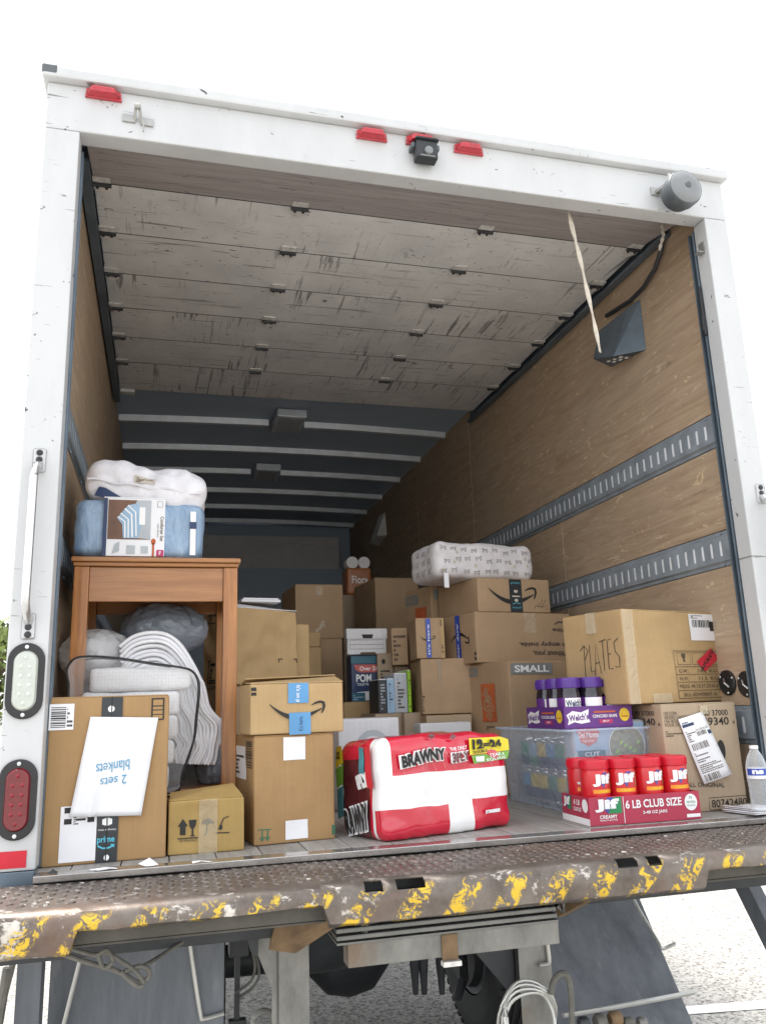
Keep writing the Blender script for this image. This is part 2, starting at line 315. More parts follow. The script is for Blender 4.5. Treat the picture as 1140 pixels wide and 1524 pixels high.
def rgrid(W, D, H, r, nx=8, ny=6, nz=6, xs=None, zs=None):   # rounded box as a grid, corner at the origin
    def ax(L, n, ex=None):
        k = [0, r*.3, r*.65]+[r+(L-2*r)*i/n for i in range(n+1)]+[L-r*.65, L-r*.3, L]
        if ex: k = sorted(set([q for q in k if min(abs(q-e) for e in ex) > L*.004]+list(ex)))
        return k
    X, Y, Z = ax(W, nx, xs), ax(D, ny), ax(H, nz, zs); idx = {}; vs = []; fs = []
    def vert(p):
        key = tuple(round(q, 6) for q in p)
        if key not in idx:
            q = Vector((min(max(p[0], r), W-r), min(max(p[1], r), D-r), min(max(p[2], r), H-r))); d = Vector(p)-q
            idx[key] = len(vs); vs.append(q+d.normalized()*r if d.length > 1e-9 else q)
        return idx[key]
    def face(A, B, mk, flip):
        for i in range(len(A)-1):
            for j in range(len(B)-1):
                q = [vert(mk(A[i], B[j])), vert(mk(A[i+1], B[j])), vert(mk(A[i+1], B[j+1])), vert(mk(A[i], B[j+1]))]
                fs.append(tuple(q[::-1] if flip else q))
    face(X, Z, lambda a, b: (a, 0, b), False); face(X, Z, lambda a, b: (a, D, b), True)
    face(Y, Z, lambda a, b: (0, a, b), True); face(Y, Z, lambda a, b: (W, a, b), False)
    face(X, Y, lambda a, b: (a, b, 0), True); face(X, Y, lambda a, b: (a, b, H), False)
    return vs, fs

# flat printing: shapes in face fractions, laid on a face of a thing
class Face:
    def __init__(s, o, e1, e2, w, h, warp=None, cyl=None):
        s.o = Vector(o); s.e1 = Vector(e1); s.e2 = Vector(e2); s.n = s.e1.cross(s.e2); s.w = w; s.h = h; s.warp = warp; s.cyl = cyl
    def at(s, x, y, lift):
        if s.cyl:                                      # wrapped round a jar: x in metres along the girth, 0 at the front
            cx, cy, r, a0 = s.cyl; a = a0+x/r; return Vector((cx+(r+lift)*math.sin(a), cy-(r+lift)*math.cos(a), s.o.z+y))
        p = s.o+s.e1*x+s.e2*y
        if s.warp: p = s.warp(p)
        return p+s.n*lift
_tc = {}
def text2d(body, bold=0, shear=0):
    k = (body, bold, shear)
    if k in _tc: return _tc[k]
    cu = bpy.data.curves.new('t', 'FONT'); cu.body = body; cu.size = 1; cu.offset = bold; cu.shear = shear; cu.resolution_u = 3; cu.fill_mode = 'FRONT'; cu.align_x = 'CENTER'
    o = bpy.data.objects.new('t', cu); C.objects.link(o); dg = bpy.context.evaluated_depsgraph_get(); dg.update()
    me = o.evaluated_get(dg).to_mesh(); v = [(q.co.x, q.co.y) for q in me.vertices]; f = [tuple(p.vertices) for p in me.polygons]
    bpy.data.objects.remove(o); bpy.data.curves.remove(cu)
    if v:
        x0 = min(p[0] for p in v); x1 = max(p[0] for p in v); y0 = min(p[1] for p in v); y1 = max(p[1] for p in v)
        v = [((a-x0)/(x1-x0 or 1), (b-y0)/(y1-y0 or 1)) for a, b in v]
    _tc[k] = (v, f); return v, f
def stroke(pts, wd):
    vs = []; fs = []; P = [Vector((p[0], p[1])) for p in pts]; n = len(P)
    for i in range(n):
        d = (P[min(i+1, n-1)]-P[max(i-1, 0)]).normalized(); q = Vector((-d.y, d.x)); ww = wd[i] if isinstance(wd, (list, tuple)) else wd
        vs += [P[i]+q*ww/2, P[i]-q*ww/2]
    for i in range(n-1): fs.append((2*i, 2*i+1, 2*i+3, 2*i+2))
    return [tuple(v) for v in vs], fs
def put(F, name, mat, prims, parent, lift=.0012):
    mb = MB(); w, h = F.w, F.h
    for p in prims:
        k = p[0]
        if k == 'rect':
            _, a, b, c, d = p; nn = 1 if not (F.warp or F.cyl) else 8
            vs = [(w*(a+(c-a)*i/nn), h*(b+(d-b)*j/nn)) for j in range(nn+1) for i in range(nn+1)]
            fs = [(j*(nn+1)+i, j*(nn+1)+i+1, (j+1)*(nn+1)+i+1, (j+1)*(nn+1)+i) for j in range(nn) for i in range(nn)]
        elif k == 'text':                              # text, a,b,c,d[, turn in degrees, bold, shear]
            _, tx, a, b, c, d = p[:6]; rot = p[6] if len(p) > 6 else 0; v, fs = text2d(tx, p[7] if len(p) > 7 else .0, p[8] if len(p) > 8 else 0)
            cx, cy, W2, H2 = w*(a+c)/2, h*(b+d)/2, w*(c-a), h*(d-b)
            if rot % 180 == 90: W2, H2 = H2, W2
            t = rad(rot); ct, st = math.cos(t), math.sin(t)
            vs = [(cx+((q[0]-.5)*W2)*ct-((q[1]-.5)*H2)*st, cy+((q[0]-.5)*W2)*st+((q[1]-.5)*H2)*ct) for q in v]
        elif k == 'line': vs, fs = stroke([(a*w, b*h) for a, b in p[1]], p[2])
        elif k == 'poly': vs = [(a*w, b*h) for a, b in p[1]]; fs = [tuple(range(len(vs)))]
        elif k == 'ell':
            _, a, b, ra, rb = p; n = 28; vs = [(w*(a+ra*math.cos(6.28318*i/n)), h*(b+rb*math.sin(6.28318*i/n))) for i in range(n)]; fs = [tuple(range(n))]
        elif k == 'bars':                              # a barcode
            _, a, b, c, d, n, seed, horiz = p; rn = random.Random(seed); vs = []; fs = []; t = 0; L = []
            while t < 1:
                q = rn.uniform(.35, 1.3)/n; L.append((t, min(t+q, 1))); t += q+rn.uniform(.4, 1.2)/n
            for s0, s1 in L:
                e = (a, b+(d-b)*s0, c, b+(d-b)*s1) if horiz else (a+(c-a)*s0, b, a+(c-a)*s1, d); i = len(vs)
                vs += [(e[0]*w, e[1]*h), (e[2]*w, e[1]*h), (e[2]*w, e[3]*h), (e[0]*w, e[3]*h)]; fs.append((i, i+1, i+2, i+3))
        elif k == 'scrib':                             # rows of small illegible print
            _, a, b, c, d, rows, seed = p; rn = random.Random(seed); vs = []; fs = []
            for r_ in range(rows):
                y0 = d-(d-b)*(r_+.85)/rows; y1 = d-(d-b)*(r_+.3)/rows; x = a
                while x < c:
                    q = rn.uniform(.02, .09)*(c-a); i = len(vs); x2 = min(x+q, c)
                    vs += [(x*w, y0*h), (x2*w, y0*h), (x2*w, y1*h), (x*w, y1*h)]; fs.append((i, i+1, i+2, i+3)); x += q+rn.uniform(.008, .025)*(c-a)
                    if rn.random() < .07: break
        mb.add([F.at(x, y, lift) for x, y in vs], fs)
    return mb.build(name, mat, parent, fixn=False)
def outline(a, b, c, d, t): return ('line', [(a, b), (c, b), (c, d), (a, d), (a, b)], t)

def smoothp(P, n):                                      # smooth run through points of any dimension
    out = []; D = len(P[0])
    for i in range(n+1):
        q = i/n*(len(P)-1); k = min(int(q), len(P)-2); s = q-k; p0, p1, p2, p3 = P[max(k-1, 0)], P[k], P[k+1], P[min(k+2, len(P)-1)]
        out.append(tuple(.5*(2*p1[c]+(p2[c]-p0[c])*s+(2*p0[c]-5*p1[c]+4*p2[c]-p3[c])*s*s+(3*p1[c]-p0[c]-3*p2[c]+p3[c])*s**3) for c in range(D)))
    return out
CARTONS = {}
def carton(name, label, W, D, H, loc, rz, mat='k1', seed=0, dent=.004, group=None, tape=None, flaps=True, r=.005, n=9, tapelen=.07, rot=None):
    t = thing(name, label, 'box', loc, rz, group, rot)
    vs, fs = rgrid(W, D, H, r, n, n, n); off = Vector((seed*3.1, seed*1.7, seed*5.3))
    def warp(p):                                       # cartons sag and dent inwards only, so that print stays on top
        q = Vector(p); a = noise.noise(q*7+off)+.6*noise.noise(q*16+off); c = Vector((W/2, D/2, H/2)); d = (c-q)
        k = 4*max(0, .5-abs(q.x/W-.5))*4*max(0, .5-abs(q.z/H-.5)) if min(q.y, D-q.y) < 2*r else 4*max(0, .5-abs(q.y/D-.5))*4*max(0, .5-abs(q.z/H-.5))
        nrm = Vector((1 if q.x < 2*r else -1 if q.x > W-2*r else 0, 1 if q.y < 2*r else -1 if q.y > D-2*r else 0, 1 if q.z < 2*r else -1 if q.z > H-2*r else 0))
        return q+nrm*dent*max(0, a+.35)*min(1, k+.15)
    MB().add([warp(v) for v in vs], fs).build('body', mat, t, smooth=True, fixn=False)
    F = {'f': Face((0, 0, 0), (1, 0, 0), (0, 0, 1), W, H, warp if dent > .003 else None), 'l': Face((0, D, 0), (0, -1, 0), (0, 0, 1), D, H, warp if dent > .003 else None),
         'r': Face((W, 0, 0), (0, 1, 0), (0, 0, 1), D, H), 't': Face((0, 0, H), (1, 0, 0), (0, 1, 0), W, D)}
    if flaps:                                          # two top flaps meeting at a seam
        for s in (0, 1):
            y0, y1 = (.003, D/2-.0015) if s == 0 else (D/2+.0015, D-.003)
            MB().box((.003, y0, H-.0005), (W-.003, y1, H+.003)).build('flap', mat, t, bevel=.001)
    if tape:
        m = MB(); y = D/2
        m.box((-.0012, y-.024, H+.0032), (W+.0012, y+.024, H+.0038)); m.box((-.0016, y-.024, H-tapelen), (-.0008, y+.024, H+.0036))
        m.build('packing_tape', tape, t)
    CARTONS[name] = t
    return t, F
def cbox(u, vt, vb, y, yaw=0, uR=None, uL=None, W=None, D=None, z0=None, z1=None):   # a box from its near upright edge in the photograph, standing at depth y
    P = on(u, (vt+vb)/2, 'y', y); a = rad(yaw); dR = Vector((math.cos(a), math.sin(a), 0)); dL = Vector((-math.sin(a), math.cos(a), 0))
    if z0 is None: z0 = on(u, vb, 'y', y).z
    if z1 is None: z1 = on(u, vt, 'y', y).z
    P.z = (z0+z1)/2
    if W is None: W = at_u(P, dR, uR)
    if D is None: D = at_u(P, dL, uL)
    return dict(W=W, D=D, H=z1-z0, loc=(P.x, P.y, z0), rz=a)
SIZES = []
def cb(name, label, g, **k):
    SIZES.append((label, [round(float(g[q]), 3) for q in 'WDH'], [round(float(q), 3) for q in g['loc']]))
    return carton(name, label, g['W'], g['D'], g['H'], g['loc'], g['rz'], **k)
def smile(a, b, s, flip=1, turn=0, asp=1.0):            # curved arrow: crescent and hook, s = width as fraction, asp = face w/h
    up = []; n = 18
    for i in range(n+1):
        t = i/n; up.append((t-.5, -.20*math.sin(math.pi*t**.9)+.10*(1-t)-.02))
    wd = [.006+.085*math.sin(math.pi*min(1, .04+.90*i/n))**1.2 for i in range(n+1)]
    hook = [(.30, .045), (.38, .085), (.47, .105), (.535, .085), (.545, .02), (.52, -.06), (.49, -.11)]
    tr = lambda p: (a+s*(p[0]*math.cos(turn)-p[1]*math.sin(turn)), b+s*asp*flip*(p[0]*math.sin(turn)+p[1]*math.cos(turn)))
    return [('smile', [tr(p) for p in up], [q*s for q in wd]), ('smile', [tr(p) for p in hook], [.012*s, .035*s, .045*s, .055*s, .05*s, .035*s, .012*s])]
def smile_prims(F, a, b, s, flip=1, turn=0):
    out = []
    for _, pts, wd in smile(a, b, s, flip, turn, F.w/F.h): out.append(('line', pts, [q*F.w for q in wd]))
    return out

# ---------------------------------------------------------------- ground, road paint
def struct(o): o['kind'] = 'structure'; return o
m = MB(); m.add([(-600, -600, GZ), (600, -600, GZ), (600, 600, GZ), (-600, 600, GZ)], [(0, 1, 2, 3)]); struct(m.build('pavement', 'ground'))
a = on(940, 1511, 'z', GZ); b = on(1140, 1496, 'z', GZ); d = (b-a).normalized(); q = Vector((-d.y, d.x, 0))*.05
m = MB(); m.add([a+d*v_+q*s+Vector((0, 0, .004)) for v_, s in ((0, -1), (5, -1), (5, 1), (0, 1))], [(0, 1, 2, 3)])
struct(m.build('parking_line', 'paint'))

# ---------------------------------------------------------------- the truck
truck = thing('box_truck', 'white box truck seen from its open rear, loaded with cartons', 'truck', (0, 0, GZ))
def TB(mb, name, mat, parent=None, **k):               # a truck part; geometry is given with the cargo floor at z = 0
    mb.v = [(x, y, z-GZ) for x, y, z in mb.v]
    o = mb.build(name, mat, parent or truck, **k); return o
OX, XL, XR, ZO, LEN = 1.22, -1.118, 1.1217, 2.1478, 6.4
def tb(a, b): return MB().box(a, b)
TB(tb((-OX, 0, ZO), (OX, .07, 2.312)), 'rear_header', 'white', bevel=.006)
TB(tb((-OX-.015, -.028, 2.3125), (OX+.015, .10, 2.353)), 'roof_cap', 'white', bevel=.008)
TB(tb((-OX-.0165, -.0295, 2.322), (-OX+.030, .05, 2.3545)), 'roof_cap_corner', 'lampgrey', bevel=.006)
for s, xi in ((-1, -XL), (1, XR)):
    x0, x1 = sorted((s*OX, s*xi))
    TB(tb((x0, 0, .008), (x1, .07, ZO-.0015)), 'rear_post', 'white', bevel=.005)
    TB(tb((x0+.002, .003, -.075), (x1-.002, .07, .0065)), 'post_foot', 'track', bevel=.003)
    # track for the overhead door: channel behind the post, then back along the ceiling
    m = MB(); xa, xb = sorted((s*(xi-.006), s*1.158)); m.box((xa, .073, .002), (xb, .079, 2.13)); m.box((s*1.150, .079, .002) if s > 0 else (-1.158, .079, .002), (1.158, .103, 2.13) if s > 0 else (-1.150, .103, 2.13))
    m.box((xa, .097, .002), (xb-.001 if s > 0 else xb, .1025, 2.13))
    TB(m, 'door_track', 'track', bevel=.0015)
    m = MB(); xa, xb = sorted((s*1.115, s*1.152)); m.box((xa, .25, 2.225), (xb, 2.55, 2.236)); xc, xd = sorted((s*1.143, s*1.152)); m.box((xc, .25, 2.2365), (xd, 2.55, 2.30)); m.box((xa, .25, 2.29), (xc if s > 0 else xd, 2.55, 2.299)) if False else None
    TB(m, 'ceiling_track', 'track', bevel=.0015)
# walls, roof, floor
side = {}
for s in (-1, 1):
    x0, x1 = sorted((s*1.172, s*OX)); wl = TB(tb((x0, .0715, -.07), (x1, LEN+.06, 2.362)), 'side_wall', 'white'); side[s] = wl
    y0 = .106
    for i, y1 in enumerate((1.42, 2.64, 3.86, 5.08, LEN)):
        for z0, z1 in ((0, .208), (.336, .834), (.966, 1.281), (1.413, 2.338)):
            jit = random.uniform(-.0012, .0012); xa, xb = sorted((s*(1.160+jit), s*1.1715))
            TB(tb((xa, y0+.002, z0+.002), (xb, y1-.002, z1-.002)), 'plywood_panel', 'ply', wl, bevel=.0015)
        y0 = y1
    # slotted cargo tracks
    for zc in (.272, .900, 1.347):
        m = MB(); P = .0526; n = int((LEN-.25)/P); X = lambda t: s*(1.160-t)
        def qd(ya, yb, za, zb, t0, t1, mi=0): m.add([(X(t0), ya, za), (X(t0), yb, za), (X(t1), yb, zb), (X(t1), ya, zb)], [(0, 1, 2, 3)], mi)
        h = .064; ye = .112+n*P
        qd(.112, ye, zc-h, zc-h+.012, .001, .001); qd(.112, ye, zc-h+.012, zc-h+.018, .001, .012); qd(.112, ye, zc+h-.018, zc+h-.012, .012, .001); qd(.112, ye, zc+h-.012, zc+h, .001, .001)
        qd(.112, ye, zc-h+.018, zc-.028, .012, .012); qd(.112, ye, zc+.028, zc+h-.018, .012, .012)
        for i in range(n):
            a_, b_ = .112+i*P, .112+(i+1)*P; c0, c1 = a_+P/2-.0075, a_+P/2+.0075
            qd(a_, c0, zc-.028, zc+.028, .012, .012); qd(c1, b_, zc-.028, zc+.028, .012, .012)
            for ya, yb, za, zb in ((c0, c0, zc-.028, zc+.028), (c1, c1, zc-.028, zc+.028)): m.add([(X(.012), ya, za), (X(.012), ya, zb), (X(.002), ya, zb), (X(.002), ya, za)], [(0, 1, 2, 3)])
            for za in (zc-.028, zc+.028): m.add([(X(.012), c0, za), (X(.012), c1, za), (X(.002), c1, za), (X(.002), c0, za)], [(0, 1, 2, 3)])
        o = TB(m, 'cargo_track', 'zinc')
        m = MB(); qd(.112, ye, zc-.034, zc+.034, .0085, .0085); TB(m, 'slot_backing', 'slot', o)
        m = MB()
        for i in range(int(LEN/.4)):
            for zz in (zc-h+.006, zc+h-.006): m.lathe([(.006, -.002), (.005, .0015)], (X(.0035), .19+i*.4, zz), 'x', 8)
        TB(m, 'rivet', 'zinc', o)
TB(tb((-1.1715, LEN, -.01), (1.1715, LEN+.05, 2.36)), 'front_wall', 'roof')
m = MB(); N = 12
arch = lambda x: .022*(1-(x/1.17)**2)
for i in range(N):
    x0, x1 = -1.17+2.34*i/N, -1.17+2.34*(i+1)/N
    m.add([(x0, .101, 2.345+arch(x0)), (x1, .101, 2.345+arch(x1)), (x1, LEN+.05, 2.345+arch(x1)), (x0, LEN+.05, 2.345+arch(x0)), (x0, .101, 2.352+arch(x0)), (x1, .101, 2.352+arch(x1)), (x1, LEN+.05, 2.352+arch(x1)), (x0, LEN+.05, 2.352+arch(x0))],
        [(0, 3, 2, 1), (4, 5, 6, 7), (0, 1, 5, 4), (2, 3, 7, 6)])
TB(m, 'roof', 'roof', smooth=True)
for k, yb in enumerate((2.5, 3.115, 3.73, 4.345, 4.96, 5.575, 6.19)):
    spans = [(-1.155, -.15), (.10, 1.155)] if k in (1, 3) else [(-1.155, 1.155)]
    for xa, xb in spans:
        m = MB()
        for i in range(10):
            x0, x1 = xa+(xb-xa)*i/10, xa+(xb-xa)*(i+1)/10
            vs = [(x, yb+dy, z+arch(x)) for x in (x0, x1) for dy, z in ((-.030, 2.343), (-.019, 2.303), (.019, 2.303), (.030, 2.343))]
            m.add(vs, [(0, 1, 5, 4), (1, 2, 6, 5), (2, 3, 7, 6)]+([(3, 2, 1, 0)] if i == 0 else [])+([(4, 5, 6, 7)] if i == 9 else []))
        TB(m, 'roof_bow', 'bow')
for yb in (3.0, 4.28):
    f = TB(tb((-.125, yb-.17, 2.300), (.075, yb+.17, 2.355)), 'dome_light', 'bow', bevel=.006)
    TB(tb((-.105, yb-.15, 2.296), (.055, yb+.15, 2.2995)), 'diffuser', 'silver', f, bevel=.002)
fl = TB(tb((-1.159, .022, -.055), (1.159, LEN, -.013)), 'floor', 'dark')
npk = 19; wp = 2.318/npk
pk = MB().box((.0015, .022, -.0125), (wp-.0015, LEN-.002, 0)); pk = TB(pk, 'plank', 'floor', fl, bevel=.0015)
for i in range(npk):
    if i: o = copy_part(pk, fl)
    else: o = pk
    o.location = (-1.159+i*wp, random.uniform(-.006, .004), random.uniform(-.0012, .0005))
TB(tb((-1.1175, -.038, -.018), (1.1205, .020, -.0012)), 'rear_sill', 'sill', bevel=.002)

# open overhead door: panels lying under the roof, hinges along their joints
ys = [.10, .42, .74, 1.06, 1.38, 1.70, 2.02, 2.42]
for i in range(7):
    y0, y1 = ys[i]+.0005, ys[i+1]-.0005; z0 = 2.205 if i == 0 else 2.262; z1 = 2.262
    m = MB(); m.add([(-1.112, y0, z0), (1.112, y0, z0), (1.112, y1, z1), (-1.112, y1, z1), (-1.112, y0, z0+.022), (1.112, y0, z0+.022), (1.112, y1, z1+.022), (-1.112, y1, z1+.022)],
        [(0, 3, 2, 1), (4, 5, 6, 7), (0, 1, 5, 4), (1, 2, 6, 5), (2, 3, 7, 6), (3, 0, 4, 7)])
    pn = TB(m, 'door_panel', 'seal' if i == 0 else 'door')
    if i:
        TB(tb((-1.110, ys[i]-.0022, 2.2612), (1.110, ys[i]+.0022, 2.2618)), 'joint_shade', 'dark', pn)  # dark strip added to draw the shaded gap between panels
        for x in (-1.085, -.362, .40, 1.085):
            m = MB(); y = ys[i]; z = 2.262
            m.add([(x-.032, y-.012, z-.003), (x+.032, y-.012, z-.003), (x+.032, y+.03, z-.003), (x, y+.062, z-.003), (x-.032, y+.03, z-.003), (x-.03, y-.012, z-.009), (x+.03, y-.012, z-.009), (x+.03, y+.028, z-.009), (x, y+.058, z-.009), (x-.03, y+.028, z-.009)],
                [(5, 6, 7, 8, 9), (0, 1, 6, 5), (1, 2, 7, 6), (2, 3, 8, 7), (3, 4, 9, 8), (4, 0, 5, 9)])
            m.box((x-.03, y-.045, z-.008), (x+.03, y-.013, z-.002)); m.lathe([(.008, -.034), (.008, .034)], (x, y-.008, z-.014), 'x', 10, mi=1)
            for dx in (-.016, .016): m.lathe([(.005, -.014), (.006, -.008)], (x+dx, y+.014, z), 'z', 8, mi=1)
            TB(m, 'hinge', ['hinge', 'dark'], pn)
m = MB()
for k in range(7): m.box((-1.10, .075+k*.008, 2.168+k*.0062), (1.10, .0805+k*.008, 2.196+k*.005))
TB(m, 'door_bottom_seal', 'seal', bevel=.001)
o = TB(tb((-1.11, 2.42, 2.245), (-1.03, 2.47, 2.29)), 'end_bracket', 'hinge', bevel=.003)
# pull straps on the door
def sag(pts, n=24): 
    out = []
    for i in range(len(pts)-1):
        for k in range(n//(len(pts)-1)): out.append(Vector(pts[i]).lerp(Vector(pts[i+1]), k/(n//(len(pts)-1))))
    return out+[Vector(pts[-1])]
def ribbon(pix, y, w0, name, th=.004, mat='strap'):
    m = MB(); P = sag([on(u, v, 'y', y) for u, v in pix], 30)
    for i, p in enumerate(P):
        tw = .7+.5*math.sin(i*.9); ww = w0*(1-.35*i/len(P))*(.75+.25*abs(math.sin(i*.55)))
        P[i] = (p, Vector((math.cos(tw*.5), math.sin(tw*.5), 0))*ww/2)
    for i in range(len(P)-1):
        a0, b0 = P[i]; a1, b1 = P[i+1]; t = Vector((0, th, 0))
        m.add([a0-b0, a0+b0, a1+b1, a1-b1, a0-b0+t, a0+b0+t, a1+b1+t, a1-b1+t], [(0, 1, 2, 3), (7, 6, 5, 4), (0, 4, 5, 1), (1, 5, 6, 2), (2, 6, 7, 3), (3, 7, 4, 0)])
    return TB(m, name, mat)
ribbon([(845, 308), (853, 345), (861, 375), (872, 425), (884, 478), (893, 524)], .10, .026, 'pull_strap')
ribbon([(985, 333), (987, 350), (981, 372)], .16, .022, 'strap_stub')

# header fittings
def marker(u, v):
    p = on(u, v, 'y', -.006); x, z = p.x, p.z
    b_ = TB(MB().prism([(x-.055, z-.017), (x+.055, z-.017), (x+.052, z+.013), (x+.042, z+.017), (x-.042, z+.017), (x-.052, z+.013)], 'y', -.010, -.0005), 'marker_light', 'redmark', bevel=.002)
    m = MB(); a0 = [(x-.050, z-.014), (x+.050, z-.014), (x+.047, z+.010), (x+.038, z+.014), (x-.038, z+.014), (x-.047, z+.010)]; c0 = [(x+(q[0]-x)*.74, z+(q[1]-z)*.7) for q in a0]
    m.add([(q[0], -.0105, q[1]) for q in a0]+[(q[0], -.033, q[1]) for q in c0], [(6, 7, 8, 9, 10, 11)]+[(i, (i+1) % 6, 6+(i+1) % 6, 6+i) for i in range(6)])
    TB(m, 'lens', 'redmark', b_, bevel=.003)
    m = MB()
    for sx in (-.050, .050): m.lathe([(.004, 0), (.0035, -.004)], (x+sx*.92, -.0105, z-.006), 'y', 8)
    TB(m, 'screw', 'dark', b_)
for u, v in ((155, 141), (553, 202), (626, 211), (697, 223)): marker(u, v)
p = on(205, 176, 'y', -.01); m = MB()
m.box((p.x-.045, -.007, p.z-.013), (p.x-.006, -.0006, p.z+.013)); m.box((p.x+.010, -.007, p.z-.018), (p.x+.048, -.0006, p.z+.008))
m.bar((p.x-.008, -.004, p.z-.004), (p.x-.004, -.040, p.z+.030), .009, .006); m.bar((p.x+.012, -.004, p.z-.006), (p.x+.004, -.040, p.z+.030), .009, .006); m.lathe([(.010, -.008), (.010, .008)], (p.x, -.038, p.z+.022), 'x', 12)
m.tube([(p.x+.014, -.022, p.z-.004), (p.x+.020, -.024, p.z-.03), (p.x+.020, -.022, p.z-.055)], .003, 6)
TB(m, 'door_latch', 'alu', bevel=.001)
p = on(634, 224, 'y', -.04); m = MB()
m.box((p.x-.038, -.055, p.z-.038), (p.x+.038, -.012, p.z+.030)); m.prism([(p.x-.043, p.z+.031), (p.x+.043, p.z+.031), (p.x+.040, p.z+.038), (p.x-.040, p.z+.038)], 'y', -.062, -.0006)
cm = TB(m, 'backup_camera', 'dark', bevel=.006)
TB(MB().box((p.x-.050, -.04, p.z+.010), (p.x-.0385, -.0006, p.z+.028)).box((p.x+.0385, -.04, p.z+.010), (p.x+.050, -.0006, p.z+.028)), 'bracket', 'lampgrey', cm, bevel=.002)
TB(MB().lathe([(.016, -.004), (.014, -.010), (.008, -.011)], (p.x+.004, -.053, p.z-.012), 'y', 16).box((p.x-.026, -.0575, p.z-.034), (p.x+.026, -.0555, p.z-.029)), 'lens', 'lampfront', cm)
p = on(1015, 283, 'y', -.09); m = MB(); m.lathe([(.030, .062), (.058, .05), (.068, .02), (.070, -.012), (.066, -.022)], (p.x, p.y, p.z), 'y', 32)
lm = TB(m, 'work_lamp', 'lampgrey', smooth=True)
TB(MB().lathe([(.064, -.0225), (.058, -.028), (.030, -.034), (.012, -.035)], tuple(p), 'y', 32), 'lens', 'lampfront', lm, smooth=True)
TB(MB().lathe([(.013, -.035), (.010, -.039)], tuple(p), 'y', 16), 'lens_cap', 'lampgrey', lm)
q = on(976, 284, 'y', -.01); m = MB(); m.box((q.x-.018, -.006, q.z-.016), (q.x+.020, -.0006, q.z+.018)); m.bar((q.x+.01, -.004, q.z), (q.x+.02, -.075, q.z-.004), .02, .012); m.bar((q.x+.018, -.075, q.z-.045), (q.x+.018, -.075, q.z+.04), .014, .018); m.bar((q.x+.018, -.072, q.z+.03), (p.x-.03, -.075, p.z+.03), .012, .012); m.bar((q.x+.018, -.072, q.z-.035), (p.x-.03, -.075, p.z-.03), .012, .012)
TB(m, 'bracket', 'alu', lm, bevel=.0015)
# grab handles
def handle(zt, zb, x, full=True):
    P = [(x, -.006, zt-.012), (x-.002, -.03, zt-.030), (x-.004, -.048, zt-.055)]+[(x-.004, -.05, zt-.06-(zt-zb-.12)*k/8) for k in range(9)]+[(x-.004, -.048, zb+.055), (x-.002, -.03, zb+.030), (x, -.006, zb+.012)]
    o = TB(MB().tube(P, .011, 12), 'grab_handle', 'chrome', smooth=True)
    for zc in (zt, zb): TB(MB().box((x-.017, -.006, zc-.034), (x+.017, -.0006, zc+.034)), 'mount', 'white', o, bevel=.005)
    m = MB()
    for zc in (zt+.022, zt+.002, zb-.002, zb-.022): m.lathe([(.009, -.0005), (.008, -.004), (.004, -.006)], (x, -.006, zc), 'y', 12)
    TB(m, 'bolt', 'dark', o)
handle(1.075, .615, -1.171); handle(1.060, .60, 1.192)
# tail lamps
def lamp(u, v, mat, lm_, n=20):
    p = on(u, v, 'y', -.006); x, z = p.x, p.z
    def oval(hw, hh, k=14): return [(x+hw*math.cos(t), z+(hh-hw)+hw*math.sin(t)) for t in [math.pi*i/k for i in range(k+1)]]+[(x+hw*math.cos(t), z-(hh-hw)+hw*math.sin(t)) for t in [math.pi+math.pi*i/k for i in range(k+1)]]
    bz = TB(MB().prism(oval(.046, .098), 'y', -.009, -.0006), 'tail_lamp', 'black', bevel=.003)
    m = MB(); A = oval(.030, .077); B = oval(.026, .073); n_ = len(A)
    m.add([(q[0], -.0092, q[1]) for q in A]+[(q[0], -.017, q[1]) for q in B], [tuple(range(n_, 2*n_))]+[(i, (i+1) % n_, n_+(i+1) % n_, n_+i) for i in range(n_)]); TB(m, 'lens', mat, bz, bevel=.001)
    m = MB()
    for r_ in range(6):
        for sx in ((-.011, .011) if 0 < r_ < 5 else (0,)): m.lathe([(.0055, -.0172), (.004, -.0186), (.0015, -.0192)], (x+sx, 0, z-.058+.0232*r_), 'y', 10)
    TB(m, 'led', lm_, bz, smooth=True)
    m = MB()
    for dz in (-.087, .087): m.lathe([(.0055, -.0092), (.005, -.012), (.002, -.0122)], (x, 0, z+dz), 'y', 12)
    TB(m, 'screw', 'chrome', bz)
lamp(38, 1013, 'clearlens', 'led'); lamp(26, 1190, 'redlens', 'ledred')
q1 = on(0, 1283, 'y', -.002); TB(tb((-1.219, -.002, .016), (-1.140, -.0006, .056)), 'reflector_strip', 'redtape')
TB(tb((1.140, -.002, .016), (1.219, -.0006, .056)), 'reflector_strip', 'redtape')
# step bumper of tread plate with a curled nose, cut-outs and worn yellow marks
prof_top = [(-.0385, -.021), (-.16, -.022), (-.265, -.023), (-.302, -.025), (-.320, -.033), (-.328, -.047)]
xs = sorted(set([-1.235, -1.0, -.985, -.45, -.435, .565, .58, 1.0, 1.015, 1.235]+[round(-1.235+.065*i, 4) for i in range(39)]))
holes = [(-.35, -.305), (-.272, -.20), (.315, .375), (.405, .445)]
for h0, h1 in holes: xs = [x for x in xs if not (h0-.02 < x < h0+.02 or h1-.02 < x < h1+.02)]+[h0, h1]
xs = sorted(xs); m = MB()
def deep(x): return x < -.99 or -.44 < x < .57 or x > 1.005
prof = lambda x: prof_top+[(-.330, -.075 if deep(x) else -.062), (-.329, -.110 if deep(x) else -.070), (-.318, -.118 if deep(x) else -.074)]
rng = random.Random(5); idx = []
for x in xs:
    idx.append(len(m.v)); dz = .0015*math.sin(x*9)
    m.v += [(x, y+.002*rng.uniform(-1, 1), z+dz+(.003*rng.uniform(-1, 1) if k > 5 else 0)) for k, (y, z) in enumerate(prof(x))]
